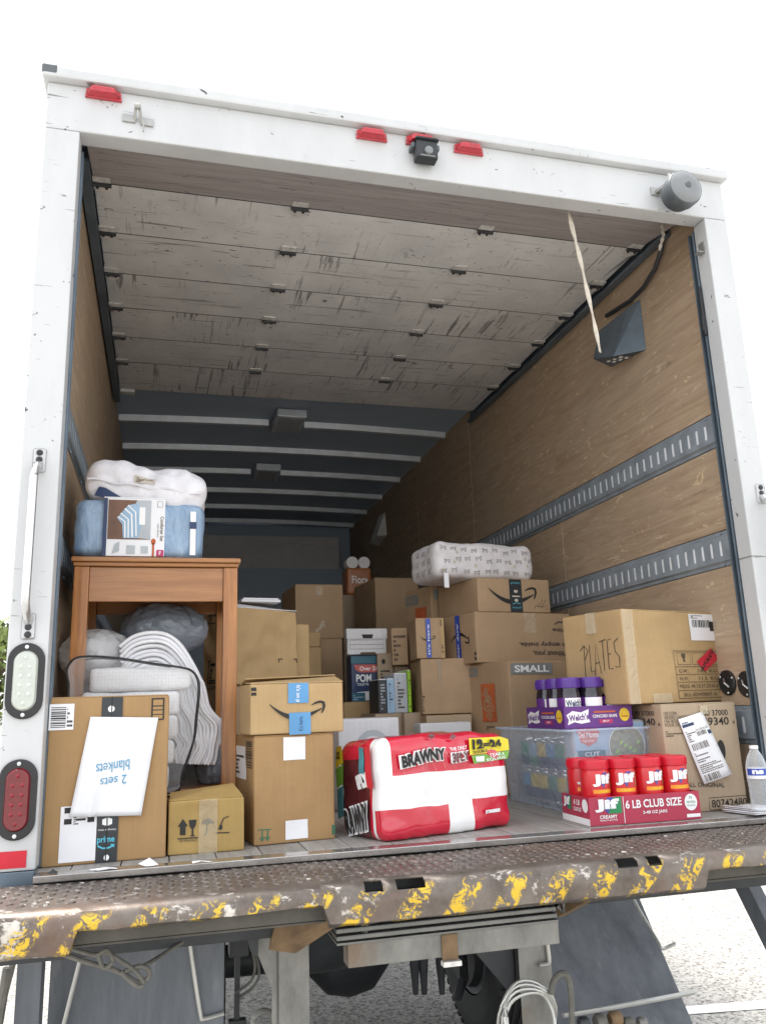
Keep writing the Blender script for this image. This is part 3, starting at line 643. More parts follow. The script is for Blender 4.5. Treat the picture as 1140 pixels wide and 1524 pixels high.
for i in range(len(xs)-1):
    xm = (xs[i]+xs[i+1])/2
    for k in range(8):
        if any(h0 < xm < h1 for h0, h1 in holes) and k in (3, 4): continue
        m.f.append((idx[i]+k, idx[i+1]+k, idx[i+1]+k+1, idx[i]+k+1)); m.m.append(0)
bp = TB(m, 'step_bumper', 'plate', smooth=True)
md = bp.modifiers.new('thick', 'SOLIDIFY'); md.thickness = .006; md.offset = -1
# raised lozenges of the tread plate
m = MB(); 
for i in range(92):
    for j in range(10):
        x = -1.215+i*.0265+rng.uniform(-.001, .001); y = -.055-j*.0245
        if y < -.285: continue
        s = 1 if (i+j) % 2 else -1; L, Wd, hh = .0145, .0055, .0028; ca, sa = math.cos(s*.8), math.sin(s*.8); z = -.0218-.0012*(y < -.2)+.0015*math.sin(x*9)
        vs = [(x+a_*ca-b_*sa, y+a_*sa+b_*ca, z-.0012) for a_, b_ in ((-L, 0), (0, -Wd), (L, 0), (0, Wd))]+[(x+a_*ca-b_*sa, y+a_*sa+b_*ca, z+hh) for a_, b_ in ((-L*.6, 0), (0, -Wd*.5), (L*.6, 0), (0, Wd*.5))]
        m.add(vs, [(4, 5, 6, 7), (0, 1, 5, 4), (1, 2, 6, 5), (2, 3, 7, 6), (3, 0, 4, 7)])
tr = TB(m, 'tread', 'plate', bp); tr['kind'] = 'stuff'
# flange and gussets behind the lip
TB(tb((-1.0, -.285, -.108), (-.435, -.262, -.030)).box((-1.0, -.285, -.114), (-.435, -.20, -.1085)), 'bumper_flange', 'grime', bevel=.003)
TB(tb((.565, -.285, -.105), (1.01, -.262, -.030)).box((.565, -.285, -.112), (1.01, -.20, -.1055)), 'bumper_flange', 'grime', bevel=.003)
TB(tb((-1.2, -.25, -.060), (1.2, -.02, -.032)), 'bumper_underframe', 'dark')
TB(tb((-1.2, -.02, -.20), (1.2, .05, -.058)), 'rear_crossmember', 'dark', bevel=.004)
for s in (-1, 1): TB(tb((s*.43-.05, .75, -.34), (s*.43+.05, LEN, -.13)), 'frame_rail', 'dark', bevel=.006)
for k in range(7): TB(tb((-1.15, .5+k*.9, -.125), (1.15, .56+k*.9, -.058)), 'crossmember', 'dark', bevel=.004)
# folded lift step: ribbed extrusion over a plain rail
m = MB(); xa, xb = on(497, 1400, 'y', -.1).x, on(820, 1360, 'y', -.1).x
for k in range(5): m.box((xa, -.115-.006*k, -.122-.0155*k-.011), (xb, .0, -.122-.0155*k))
g1 = TB(m, 'lift_step', 'stepalu', bevel=.003)  # aluminium colour darkened for the shade under the bumper overhang
TB(MB().box((xa, -.142, -.204), (xb, -.02, -.199)), 'step_lip', 'stepalu', g1)
TB(MB().box((xa+.03, -.130, -.262), (xb+.005, -.07, -.2055)), 'lift_rail', 'steel', bevel=.003)
c0 = on(668, 1395, 'y', -.131); TB(MB().box((c0.x-.022, -.1365, -.268), (c0.x+.022, -.1305, -.2065)), 'rubber_bumper', 'rust', bevel=.002)
TB(MB().box((c0.x-.024, -.150, -.281), (c0.x+.026, -.125, -.2685)), 'bumper_stop', 'hinge', bevel=.002)
# uprights and gussets carrying the lift
p0, p1, p2 = on(378, 1400, 'y', .1).x, on(460, 1400, 'y', .1).x, on(415, 1400, 'y', .1).x
TB(MB().box((p2, .1, -1.02), (p1, .106, -.13)).box((p2, .1065, -1.02), (p2+.006, .20, -.13)), 'lift_upright', 'steel', bevel=.002)
TB(MB().prism([(p0+.012, -.13), (p2-.003, -.13), (p2-.003, -.62), (p0+.05, -.62), (p0+.05, -.36), (p0+.012, -.27)], 'y', .11, .116), 'lift_bracket', 'steel', bevel=.002)
TB(MB().prism([(p0-.025, -.14), (p0+.01, -.14), (p0+.01, -.275), (p0-.010, -.255), (p0-.025, -.20)], 'y', .085, .091), 'gusset', 'dark', bevel=.002)
w0 = on(450, 1370, 'y', -.05); TB(MB().add([(w0.x-.06, -.05, -.135), (w0.x+.055, -.22, -.115), (w0.x+.055, -.22, -.14), (w0.x-.02, -.06, -.232), (w0.x-.085, -.03, -.225), (w0.x-.06, .03, -.135), (w0.x+.015, -.14, -.115), (w0.x-.03, .0, -.232)], [(0, 1, 2, 3, 4), (5, 6, 1, 0), (3, 7, 4), (1, 6, 7, 3, 2), (5, 7, 6), (5, 0, 4, 7)]), 'corner_brace', 'rust')
r0, r1 = on(772, 1430, 'y', .1).x, on(820, 1430, 'y', .1).x
TB(MB().box((r0, .1, -1.02), (r1, .106, -.13)).box((r1-.006, .1065, -1.02), (r1, .20, -.13)), 'lift_upright', 'steel', bevel=.002)
d0 = on(675, 1395, 'y', .14); TB(MB().prism([(d0.x, -.262), (r0-.002, -.262), (r0-.002, -.475)], 'y', .135, .143), 'gusset', 'dark', bevel=.002)
TB(MB().bar(on(905, 1316, 'y', -.22), on(832, 1357, 'y', -.02), .03, .028), 'corner_brace', 'rust', bevel=.003)
for u in (545, 838):
    q = on(u, 1360, 'y', -.12); TB(MB().tube([(q.x, -.12, -.10), (q.x+.004, -.125, -.15), (q.x-.004, -.125, -.185), (q.x-.016, -.12, -.17)], .009, 10), 'hinge_pin', 'steel', smooth=True)
# mud flaps, rods
def sheet(F, nu, nv, th, name, mat):
    m = MB(); P = [[Vector(F(i/nu, j/nv)) for j in range(nv+1)] for i in range(nu+1)]
    for i in range(nu+1):
        for j in range(nv+1): m.v.append(tuple(P[i][j]))
    k = len(m.v)
    for i in range(nu+1):
        for j in range(nv+1): m.v.append(tuple(P[i][j]+Vector((0, th, 0))))
    W_ = nv+1
    for i in range(nu):
        for j in range(nv): a_ = i*W_+j; m.f += [(a_, a_+W_, a_+W_+1, a_+1), (k+a_, k+a_+1, k+a_+W_+1, k+a_+W_)]
    for i in range(nu): a_ = i*W_; b_ = i*W_+nv; m.f += [(a_, k+a_, k+a_+W_, a_+W_), (b_, b_+W_, k+b_+W_, k+b_)]
    for j in range(nv): a_ = j; b_ = nu*W_+j; m.f += [(a_, a_+1, k+a_+1, k+a_), (b_, k+b_, k+b_+1, b_+1)]
    m.m = [0]*len(m.f); return TB(m, name, mat, smooth=True)
sheet(lambda s, t: (-1.10+.47*s, .30+.02*math.sin(s*5)-.03*t, -.135-.80*t), 10, 8, .008, 'mud_flap', 'rub')
tl, tr_ = on(800, 1330, 'y', .72), on(930, 1305, 'x', 1.0); bl, br_ = on(835, 1560, 'y', .40), on(1046, 1560, 'x', 1.0)
sheet(lambda s, t: (tl.lerp(tr_, s)).lerp(bl.lerp(br_, s), t)+Vector((0, .03*math.sin(t*3.1)*math.sin(s*3.1), .06*(1-t))), 10, 10, .008, 'mud_flap', 'rub')
def rod(pix, y, r, name='flap_rod', mat='wire', ax='y'):
    P = [tuple(on(u, v, ax, (y[i] if isinstance(y, list) else y))) for i, (u, v) in enumerate(pix)]; return TB(MB().tube(smoothp(P, 6*len(P)), r, 8), name, mat, smooth=True)
rod([(131, 1385), (112, 1460), (92, 1540)], .26, .006); rod([(278, 1368), (288, 1440), (299, 1510), (304, 1516), (334, 1508)], .26, .006)
rod([(929, 1314), (955, 1362), (978, 1400), (984, 1411), (990, 1411), (1004, 1404)], [.70, .64, .58, .565, .565, .565], .006)
rod([(812, 1388), (817, 1428), (814, 1434), (802, 1436)], .09, .006); rod([(838, 1511), (930, 1496), (1032, 1477)], [.36, .40, .45], .008)
# legs of channel at both ends of the bumper
TB(MB().box((-1.165, .14, -1.0), (-1.105, .146, -.11)).box((-1.165, .1465, -1.0), (-1.159, .22, -.11)).box((-1.111, .1465, -1.0), (-1.105, .22, -.11)), 'bumper_leg', 'rub', bevel=.002)
t0, t1 = on(1098, 1292, 'x', 1.12), on(1150, 1395, 'x', 1.12); t1 = t0.lerp(t1, 2.6)
TB(MB().bar(t0, t1, .07, .05, (1, 0, 0)), 'bumper_leg', 'rub', bevel=.004)
for pix, r in (([(12, 1440), (2, 1500), (-8, 1560)], .012), ([(22, 1425), (8, 1480), (-8, 1540)], .008)): rod(pix, .1, r, 'air_hose', 'cable')
# cable hitched up under the left end of the bumper, coil beneath the right flap
rod([(60, 1406), (95, 1420), (130, 1432), (160, 1440), (185, 1450), (205, 1462), (220, 1456), (222, 1444), (210, 1438), (196, 1442), (186, 1446)], -.16, .0055, 'hanging_cable', 'cable')
rod([(75, 1402), (110, 1413), (140, 1421), (160, 1419), (180, 1430), (200, 1444), (214, 1462), (206, 1468), (190, 1456), (180, 1446)], -.165, .005, 'hanging_cable', 'cable')
rod([(183, 1447), (215, 1437), (250, 1416), (290, 1392), (335, 1368)], [-.15, -.1, -.04, 0, .05], .005, 'hanging_cable', 'cable')
rod([(146, 1418), (155, 1440), (168, 1430), (160, 1414), (148, 1420)], -.168, .005, 'hanging_cable', 'cable')
for k in range(4):
    c_ = on(790, 1520, 'y', -.02); R_ = .07+.006*k
    TB(MB().tube([c_+Vector((R_*math.cos(t), .008*k+.01*math.sin(3*t+k), R_*1.05*math.sin(t))) for t in [2*math.pi*i/28 for i in range(28)]], .0045, 7, closed=True), 'cable_coil', 'wire', smooth=True)
rod([(820, 1480), (823, 1462), (833, 1450), (843, 1452), (849, 1475), (851, 1540)], -.02, .009, 'air_hose', 'cable')
for k, (u, R_, L_) in enumerate(((868, .016, .03), (893, .024, .03), (915, .020, .035), (935, .015, .03), (955, .016, .025))):
    q = on(u, 1518+(-2 if k in (2,) else 4), 'y', .0); TB(MB().lathe([(R_*.8, -L_/2), (R_, -L_*.3), (R_, L_*.3), (R_*.8, L_/2)], (q.x, q.y, q.z), 'x', 18), 'hose_coupling', ['dark', 'cable', 'rust', 'cable', 'steel'][k], smooth=True)
# plug box and hanging lever under the left frame
q = on(357, 1395, 'y', .35); TB(MB().box((q.x-.03, .35, q.z-.055), (q.x+.028, .40, q.z+.045)), 'junction_box', 'dark', bevel=.004)
TB(MB().bar((q.x-.004, .37, q.z-.055), (q.x-.006, .37, q.z-.235), .016, .016).box((q.x-.03, .355, q.z-.265), (q.x+.022, .385, q.z-.225)).bar((q.x-.01, .37, q.z-.26), (q.x-.006, .37, q.z-.31), .014, .014), 'valve_lever', 'dark', bevel=.002)
rod([(374, 1408), (380, 1440), (372, 1462), (350, 1478)], .36, .004, 'air_hose', 'cable')
rod([(376, 1405), (386, 1446), (376, 1470), (352, 1486)], .37, .004, 'air_hose', 'cable')
q = on(392, 1522, 'y', .3); TB(MB().tube([q+Vector((.03*math.cos(t), 0, .03*math.sin(t))) for t in [math.pi*i/10 for i in range(11)]], .009, 8), 'tow_loop', 'steel', smooth=True)
# axle, differential, wheels, tank
AY = 1.55
TB(MB().lathe([(.05, -.80), (.065, -.5), (.065, -.2), (.17, -.10), (.19, 0), (.17, .10), (.065, .2), (.065, .5), (.05, .80)], (0, AY, GZ+.42), 'x', 20), 'rear_axle', 'dark', smooth=True)
def wheel(xc, r=.415, wd=.215):
    o = TB(MB().lathe([(.24, -wd/2+.01), (.33, -wd/2), (r-.035, -wd/2+.004), (r-.010, -wd/2+.028), (r, -wd/2+.05), (r, wd/2-.05), (r-.010, wd/2-.028), (r-.035, wd/2-.004), (.33, wd/2), (.24, wd/2-.01)], (xc, AY, GZ+r), 'x', 48, caps=False), 'wheel', 'tyre', smooth=True)
    m = MB()
    for k in range(5):
        xg = xc-.07+.035*k; m.lathe([(r+.001, -.004), (r+.0125, -.003), (r+.0125, .003), (r+.001, .004)], (xg-.0175 if False else xg, AY, GZ+r), 'x', 48, caps=False)
    for k in range(60):
        t = 2*math.pi*k/60; cy, cz = AY+(r-.006)*math.cos(t), GZ+r+(r-.006)*math.sin(t)
        for xa_ in (-.098, .072): m.bar((xc+xa_, cy, cz), (xc+xa_+.026, cy, cz), .024, .010, (0, math.cos(t), math.sin(t)))
    TB(m, 'tread_rib', 'tyre', o)
    TB(MB().lathe([(.235, -wd/2+.015), (.22, -.02), (.10, .02), (.09, .03), (.09, -.04)], (xc, AY, GZ+r), 'x', 28), 'rim', 'lampgrey', o, smooth=True)
for s in (-1, 1):
    for xc in (.66, .925): wheel(s*xc)
m = MB(); bd = on(690, 1405, 'y', 1.35)
TB(MB().lathe([(.20, 0), (.21, .05), (.17, .08)], (.53, AY, GZ+.415), 'x', 28).tube([(.50, AY-.12, GZ+.42), (.47, AY-.20, GZ+.30), (.45, AY-.16, GZ+.22)], .022, 10), 'brake_drum', 'dark', smooth=True)
for k, u in enumerate((617, 630, 656)):
    q = on(u, 1440, 'y', 1.25); TB(MB().lathe([(.012, -.10), (.016, -.04), (.02, .0), (.026, .10)], tuple(q), 'z', 10), 'spring_bolt', 'dark')
m = MB(); x0, x1 = on(463, 1440, 'y', .75).x, on(585, 1440, 'y', .75).x
vs = []; fs = []
for j, x in enumerate([x0+(x1+.18-x0)*k/8 for k in range(9)]):
    f_ = 1-.62*(max(0, j-2)/6)**1.6
    for i in range(15):
        t = math.pi+math.pi*i/14; vs.append((x, .95+.22*math.cos(t), -.24+.33*f_*math.sin(t)))
for j in range(8):
    for i in range(14): fs.append((j*15+i, j*15+i+1, (j+1)*15+i+1, (j+1)*15+i))
fs += [tuple(range(15)), tuple(8*15+i for i in range(14, -1, -1))]+[(j*15, (j+1)*15, (j+1)*15+14, j*15+14) for j in range(8)]
TB(m.add(vs, fs), 'fuel_tank', 'dark', smooth=True)
# fittings on the right inner wall
a0 = dict(z0=1.845, z1=2.075); m = MB()
yn, yf = .515, .80
m.add([(1.158, yn, 1.84), (1.158, yf, 1.88), (1.158, yf, 2.07), (1.158, yn, 2.08), (1.06, yn+.10, 1.845), (1.05, yf-.03, 1.90), (1.10, yf-.02, 2.05), (1.125, yn+.06, 2.06)], [(0, 1, 2, 3), (4, 7, 6, 5), (0, 4, 5, 1), (1, 5, 6, 2), (2, 6, 7, 3), (3, 7, 4, 0)])
wb = TB(m, 'light_housing', 'track', bevel=.003)
m = MB()
for i in range(3):
    for j in range(2): m.add([(1.085+.028*j+dx, .60+.05*i+dy, 1.848+.012*i+.0*j) for dx, dy in ((-.008, -.009), (.008, -.009), (.008, .009), (-.008, .009))], [(0, 1, 2, 3)])
for q in range(len(m.v)): x, y, z = m.v[q]; m.v[q] = (x, y, z-.012)
TB(m, 'led', 'slot', wb)
rod([(988, 352), (984, 380), (972, 405), (955, 430), (935, 450), (912, 462), (903, 470)], [.30, .34, .42, .50, .60, .70, .76], .011, 'conduit', 'dark') if False else TB(MB().tube([on(u, v, 'x', 1.135) for u, v in ((986, 345), (984, 372), (974, 400), (957, 428), (937, 448), (915, 462), (902, 470))], .010, 10), 'conduit', 'dark', smooth=True)
q = on(570, 787, 'x', 1.16); m = MB(); m.add([(1.158, q.y-.14, q.z-.09), (1.158, q.y+.16, q.z-.13), (1.158, q.y+.12, q.z+.16), (1.158, q.y-.10, q.z+.14), (1.06, q.y-.13, q.z-.10), (1.06, q.y+.14, q.z-.12)], [(0, 3, 2, 1), (0, 4, 3), (1, 2, 5), (4, 5, 2, 3), (0, 1, 5, 4)])
TB(m, 'wall_light', 'palelens', bevel=.004)
for u, v in ((1083, 1016), (1111, 1018)):
    q = on(u, v, 'x', 1.158); k = TB(MB().lathe([(.045, -.0005), (.045, -.006), (.040, -.009), (.032, -.007), (.012, -.003)], (1.1585, q.y, q.z), 'x', 28), 'recessed_port', 'black', smooth=True)
    TB(MB().tube([(1.150, q.y-.012, q.z-.016), (1.142, q.y, q.z), (1.150, q.y+.012, q.z+.014)], .004, 8), 'port_pin', 'chrome', k, smooth=True)
    m = MB()
    for t in (.6, 2.7, 4.6): m.lathe([(.005, -.0095), (.003, -.012)], (1.1585, q.y+.037*math.cos(t), q.z+.037*math.sin(t)), 'x', 8)
    TB(m, 'screw', 'chrome', k)
q = on(1050, 470, 'y', .10); TB(MB().box((1.105, .062, q.z-.10), (1.1165, .072, q.z+.10)).box((1.100, .060, q.z-.085), (1.1045, .071, q.z-.03)), 'track_latch', 'dark', bevel=.002)
q = on(1040, 367, 'y', .03); TB(MB().box((1.095, .02, q.z-.028), (1.1205, .05, q.z-.024)).box((1.1175, .02, q.z-.0235), (1.1208, .05, q.z+.02)), 'tape_scrap', 'alu', bevel=.001)

# ---------------------------------------------------------------- cargo: left side
G_L = 'cartons'
# tall carton by the left post with a handwritten sheet
g = cbox(68, 1040, 1292, .070, 3, uR=250, D=.20, z0=0)
t, F = cb('delivery_box', 'tall brown carton with handwritten white sheet and black tape beside left post', g, mat='k1', seed=1, dent=.003)
f = F['f']
dt = put(f, 'sealing_tape', 'dtape', [('rect', .425, .003, .60, .999)], t, .0012)
put(f, 'tape_print', 'wink', [('text', 'free delivery', .44, .185, .585, .20), ('ell', .505, .925, .028, .020), ('ell', .515, .03, .022, .017), ('poly', [(.47, .225), (.51, .215), (.55, .225), (.55, .255), (.51, .265), (.47, .255)])], dt, .002)
put(f, 'tape_print', 'cyan', [('text', 'prime', .435, .108, .575, .155, 0, .02), ('line', [(.44, .102), (.48, .086), (.53, .086), (.57, .100)], .004), ('line', [(.545, .104), (.575, .103), (.567, .088)], .003)], dt, .002)
put(f, 'tape_seam', 'ink', [('line', [(.508, .0), (.51, .2), (.505, .4), (.51, 1)], .003)], dt, .0026)
lb = put(f, 'barcode_label', 'paper', [('rect', .0, .805, .20, .965)], t, .0014)
put(f, 'barcode', 'ink', [('bars', .015, .82, .135, .945, 17, 3, True), ('scrib', .145, .82, .19, .945, 5, 2)], lb, .002)
lb = put(f, 'shipping_label', 'paper', [('rect', .135, .02, .425, .345)], t, .0018)
put(f, 'label_print', 'ink', [('rect', .165, .305, .22, .338), ('rect', .165, .24, .225, .272), ('rect', .35, .245, .405, .278), ('rect', .26, .258, .335, .27), ('scrib', .24, .235, .34, .297, 5, 4), ('scrib', .25, .295, .40, .325, 3, 9)], lb, .0026)
lb = put(f, 'caution_mark', 'ink', [('rect', .845, .845, .955, .985)], t, .0012)
put(f, 'caution_field', 'k1', [('rect', .858, .853, .942, .877), ('rect', .858, .883, .942, .905), ('rect', .858, .912, .942, .930), ('rect', .858, .938, .942, .975)], lb, .002)
# the sheet of paper: bent, hung by its top edge
m = MB(); nu, nv = 14, 18; A, B, Cc, D_ = (.335, .88), (.905, .86), (.785, .265), (.205, .285)
for j in range(nv+1):
    for i in range(nu+1):
        s, tt = i/nu, j/nv; u_ = (1-s)*((1-tt)*D_[0]+tt*A[0])+s*((1-tt)*Cc[0]+tt*B[0]); v_ = (1-s)*((1-tt)*D_[1]+tt*A[1])+s*((1-tt)*Cc[1]+tt*B[1])
        fold = .012*math.exp(-((s-.36+.08*(1-tt))/.05)**2)*(1-.75*tt)+.006*math.exp(-((s-.14)/.07)**2)*max(0, 1-abs(tt-.35)/.3)
        m.v.append((u_*f.w, -.0045-fold-.006*(1-tt)**2, v_*f.h))
for j in range(nv):
    for i in range(nu): a_ = j*(nu+1)+i; m.f.append((a_, a_+1, a_+nu+2, a_+nu+1)); m.m.append(0)
pp = m.build('paper_sheet', 'paper', t, smooth=True, fixn=False); md = pp.modifiers.new('thick', 'SOLIDIFY'); md.thickness = .0006; md.offset = 1
class SP:                                              # coordinates on the bent sheet
    w = f.w; h = f.h; warp = True; cyl = None
    def at(s_, x, z, lift):
        s, tt = (x/f.w-.27-(z/f.h-.55)*.21)/.575+.03, (z/f.h-.275)/.6
        fold = .012*math.exp(-((s-.36+.08*(1-tt))/.05)**2)*(1-.75*tt)+.006*math.exp(-((s-.14)/.07)**2)*max(0, 1-abs(tt-.35)/.3)
        return Vector((x, -.0056-fold-.006*(1-tt)**2-lift, z))
put(SP(), 'handwriting', 'bluepen', [('text', 'blankets', .40, .535, .68, .60, 186, 0, .15), ('text', '2 sets', .44, .455, .66, .51, 186, 0, .15)], pp, .0022)
# low squashed carton with handling marks
g = cbox(250, 1193, 1275, .098, 3, uR=364, D=.19, z0=0)
t, F = cb('fragile_box', 'small squashed carton with fragile symbols and wrinkled clear tape', g, mat='k5', seed=2, dent=.010, n=12, flaps=False)
f = F['f']
put(f, 'handling_mark', 'ink', [('poly', [(.16, .36), (.23, .36), (.23, .52), (.26, .52), (.195, .66), (.13, .52), (.16, .52)]), ('poly', [(.27, .63), (.37, .63), (.36, .52), (.33, .46), (.33, .36), (.36, .33), (.28, .33), (.31, .36), (.31, .46), (.28, .52)]), ('line', [(.13, .30), (.39, .30)], .003), ('text', '10 FRAGILE', .16, .24, .38, .275),
    ('poly', [(.43, .52), (.45, .60), (.52, .64), (.58, .60), (.60, .52), (.55, .55), (.51, .51), (.47, .55)]), ('line', [(.51, .56), (.50, .36), (.47, .33)], .003), ('line', [(.66, .42), (.72, .62), (.79, .65)], .003), ('line', [(.62, .36), (.80, .35)], .003), ('ell', .685, .46, .022, .05)], t, .002)
ct = put(f, 'packing_tape', 'ctape', [('rect', .40, .0, .64, 1.0)], t, .0032)
W, D, H = g['W'], g['D'], g['H']
MB().add([(.004, .004, H), (W-.004, .004, H), (W-.02, D*.52, H+.028), (.01, D*.52, H+.012), (.004, .004, H+.003), (W-.004, .004, H+.003), (W-.02, D*.52, H+.031), (.01, D*.52, H+.015)], [(0, 3, 2, 1), (4, 5, 6, 7), (0, 1, 5, 4), (1, 2, 6, 5), (2, 3, 7, 6), (3, 0, 4, 7)]).build('flap', 'k5', t)
MB().add([(.004, D-.004, H), (W-.004, D-.004, H), (W-.004, D*.5, H+.006), (.004, D*.5, H+.006), (.004, D-.004, H+.003), (W-.004, D-.004, H+.003), (W-.004, D*.5, H+.009), (.004, D*.5, H+.009)], [(0, 1, 2, 3), (4, 7, 6, 5), (0, 4, 5, 1), (1, 5, 6, 2), (2, 6, 7, 3), (3, 7, 4, 0)]).build('flap', 'k5', t)
# upright carton with white labels, smile carton on top
g = cbox(378, 1097, 1260, .158, 7, uR=498, D=.27, z0=0); gC = g
t, F = cb('upright_box', 'upright brown carton with white labels under the blue taped carton', g, mat='k1', seed=3, dent=.004)
f = F['f']; put(f, 'label', 'paper', [('rect', .36, .765, .635, .985)], t, .0016); put(f, 'label', 'paper', [('rect', .38, .03, .655, .205)], t, .0016)
put(f, 'handling_mark', 'green', [('line', [(.05, .145), (.21, .14)], .003)]+[q for x in (.10, .165) for q in (('line', [(x, .135), (x, .05)], .004), ('line', [(x-.025, .075), (x, .04), (x+.025, .075)], .004))], t, .0012)
put(f, 'corner_mark', 'green', [('rect', .955, .04, .998, .13)], t, .0012)
l = F['l']; lb = put(l, 'label', 'paper', [('rect', .02, .58, .60, .90)], t, .0014); put(l, 'label_print', 'ink', [('scrib', .06, .62, .5, .86, 6, 3)], lb, .002)
put(l, 'barcode', 'ink', [('bars', .64, .70, .92, .96, 22, 5, True)], t, .0014)
gD = cbox(373, 1018, 1097.5, .15, 7, uR=511, uL=357, z0=g['H']+.005)
t, F = cb('smile_box', 'carton with black curved arrow and pale blue tape, lid ajar', gD, mat='k2', seed=4, dent=.003, flaps=False)
f = F['f']; put(f, 'arrow_print', 'ink', smile_prims(f, .48, .50, .56), t)
tp = put(f, 'blue_tape', 'btape', [('rect', .395, .60, .615, 1.0)], t, .002); put(f, 'tape_print', 'wink', [('text', "It's on p", .47, .62, .53, .95, 270, .01)], tp, .0028)
tp = put(f, 'blue_tape', 'btape', [('rect', .405, -.02, .635, .41)], t, .002); put(f, 'tape_print', 'navy', [('text', "It's here.", .50, .05, .55, .34, 90)], tp, .0028)
put(f, 'corner_mark', 'ink', [('rect', .005, .86, .06, .93), ('rect', .005, .77, .06, .83)], t)
W, D, H = gD['W'], gD['D'], gD['H']
for k, pts in enumerate(([(0, 0, H), (W, 0, H), (W, D*.5, H+.018), (0, D*.48, H+.003)], [(0, D, H), (W, D, H), (W, D*.5, H+.024), (0, D*.5, H+.016)])):
    mm = MB().add(pts+[(a_, b_, c_+.003) for a_, b_, c_ in pts], [(0, 3, 2, 1), (4, 5, 6, 7), (0, 1, 5, 4), (1, 2, 6, 5), (2, 3, 7, 6), (3, 0, 4, 7)]); mm.build('flap', 'k2', t)

# ---- wooden table
TY = .385
xa, xb = on(106, 836, 'y', TY).x, on(359, 836, 'y', TY).x; zt = on(230, 829, 'y', TY).z; TW = xb-xa; TD = .42
t = thing('wooden_table', 'honey brown wooden table with plain apron standing by the left wall', 'table', (xa, TY, 0))
MB().box((0, 0, zt-.016), (TW, TD, zt)).build('tabletop', 'woodx', t, bevel=.005); MB().box((.006, .006, zt-.030), (TW-.006, TD-.006, zt-.0165)).build('top_moulding', 'woodx', t, bevel=.006)
lw_ = .046
for x in (.010, TW-.010-lw_):
    for y in (.012, TD-.012-lw_): MB().box((x, y, 0), (x+lw_, y+lw_, zt-.031)).build('leg', 'wood', t, bevel=.003)
za = zt-.031; ah = .112
MB().box((.0565, .020, za-ah), (TW-.0565, .036, za-.0005)).build('apron', 'woodx', t, bevel=.002); MB().box((.0565, TD-.036, za-ah), (TW-.0565, TD-.020, za-.0005)).build('apron', 'woodx', t, bevel=.002)
for x in (.018, TW-.034): MB().box((x, .0585, za-ah), (x+.016, TD-.0585, za-.0005)).build('apron', 'woodx', t, bevel=.002)
SZ = on(300, 1174, 'y', TY).z
MB().box((.057, .016, SZ-.024), (TW-.057, TD-.016, SZ)).build('lower_shelf', 'woodx', t, bevel=.002)
TOP = zt
# soft things: a rounded, wrinkled body
def soft(name, label, cat, W, D, H, loc, rz, mat, r=.04, amp=.008, fr=9, seed=0, sag_=0, pillow=0, group=None, rot=None, n=(18, 12, 10), part='body', xs=None, zs=None, mats=None, pick=None, extra=None):
    t = thing(name, label, cat, loc, rz, group, rot); vs, fs = rgrid(W, D, H, r, n[0], n[1], n[2], xs, zs); off = Vector((seed*2.3, seed*4.1, seed*1.9))
    def warp(p):
        q = Vector(p); a = noise.noise(q*fr+off)+.5*noise.noise(q*fr*2.3+off)+.35*(1-abs(noise.noise(q*fr*1.7+off*2)))*2-.35; c = Vector((W/2, D/2, H/2)); d = (q-c); d = Vector((d.x/W, d.y/D, d.z/H*1.4)).normalized() if d.length else d
        k = (1-(2*q.x/W-1)**2)*(1-(2*q.y/D-1)**2); q2 = q+d*amp*a
        if pillow: q2.z = H/2+(q2.z-H/2)*(1-pillow+pillow*max(0, k)**.45)
        if extra: q2 = extra(q, q2)
        if q.z < r*.5: q2.z = max(q2.z, 0) if not pillow else q2.z
        return q2
    m = MB().add([warp(v) for v in vs], fs)
    if pick:
        m.m = [pick(Vector([sum(vs[i][c] for i in q)/4 for c in range(3)])) for q in fs]
    m.build(part, mats or mat, t, smooth=True, fixn=False)
    return t, warp
# comforter package on the table top
a0 = on(103, 830, 'y', .41); a1 = on(303, 830, 'y', .41); ph = on(200, 745, 'y', .41).z-TOP
CW = a1.x-a0.x-.012
t, wp_ = soft('comforter_package', 'packaged blue bedding set with printed card sleeve on the wooden table', 'bedding', CW, .36, ph, (a0.x+.012, .412, TOP+.001), 0, 'denim', .035, .010, 9, 3)
f = Face((0, 0, 0), (1, 0, 0), (0, 0, 1), CW, ph)
cs = MB().box((CW*.215, -.010, .004), (CW*.69, .0, ph+.004)).box((CW*.215, -.010, ph+.0045), (CW*.69, .30, ph+.008)).build('card_sleeve', 'paper', t, bevel=.001)
f2 = Face((0, -.010, 0), (1, 0, 0), (0, 0, 1), CW, ph+.004)
put(f2, 'printed_edge', 'navy', [('rect', .215, .02, .245, .995)], cs, .001)
put(f2, 'sleeve_picture', 'browncov', [('poly', [(.25, .30), (.58, .30), (.58, .97), (.25, .97)])], cs, .001)
put(f2, 'sleeve_picture', 'silver', [('poly', [(.42, .34), (.58, .30), (.58, .97), (.47, .97), (.40, .62)])], cs, .0018)
put(f2, 'sleeve_picture', 'skyb', [('poly', [(.32, .66), (.40, .88), (.48, .92), (.52, .62), (.48, .32), (.37, .32), (.36, .55)])], cs, .0024)
put(f2, 'sleeve_picture', 'wink', [('line', [(.325, .68), (.38, .60), (.385, .33)], .004), ('line', [(.345, .74), (.405, .64), (.41, .33)], .004), ('line', [(.375, .82), (.43, .72), (.44, .34)], .005), ('line', [(.40, .88), (.46, .76), (.47, .36)], .004), ('rect', .49, .55, .535, .85)], cs, .003)
put(f2, 'sleeve_print', 'ink2', [('text', 'Comforter Set', .655, .28, .682, .70, 270, .01), ('text', 'with Sheets', .632, .34, .645, .58, 270), outline(.63, .86, .67, .96, .0012)], cs, .0018)
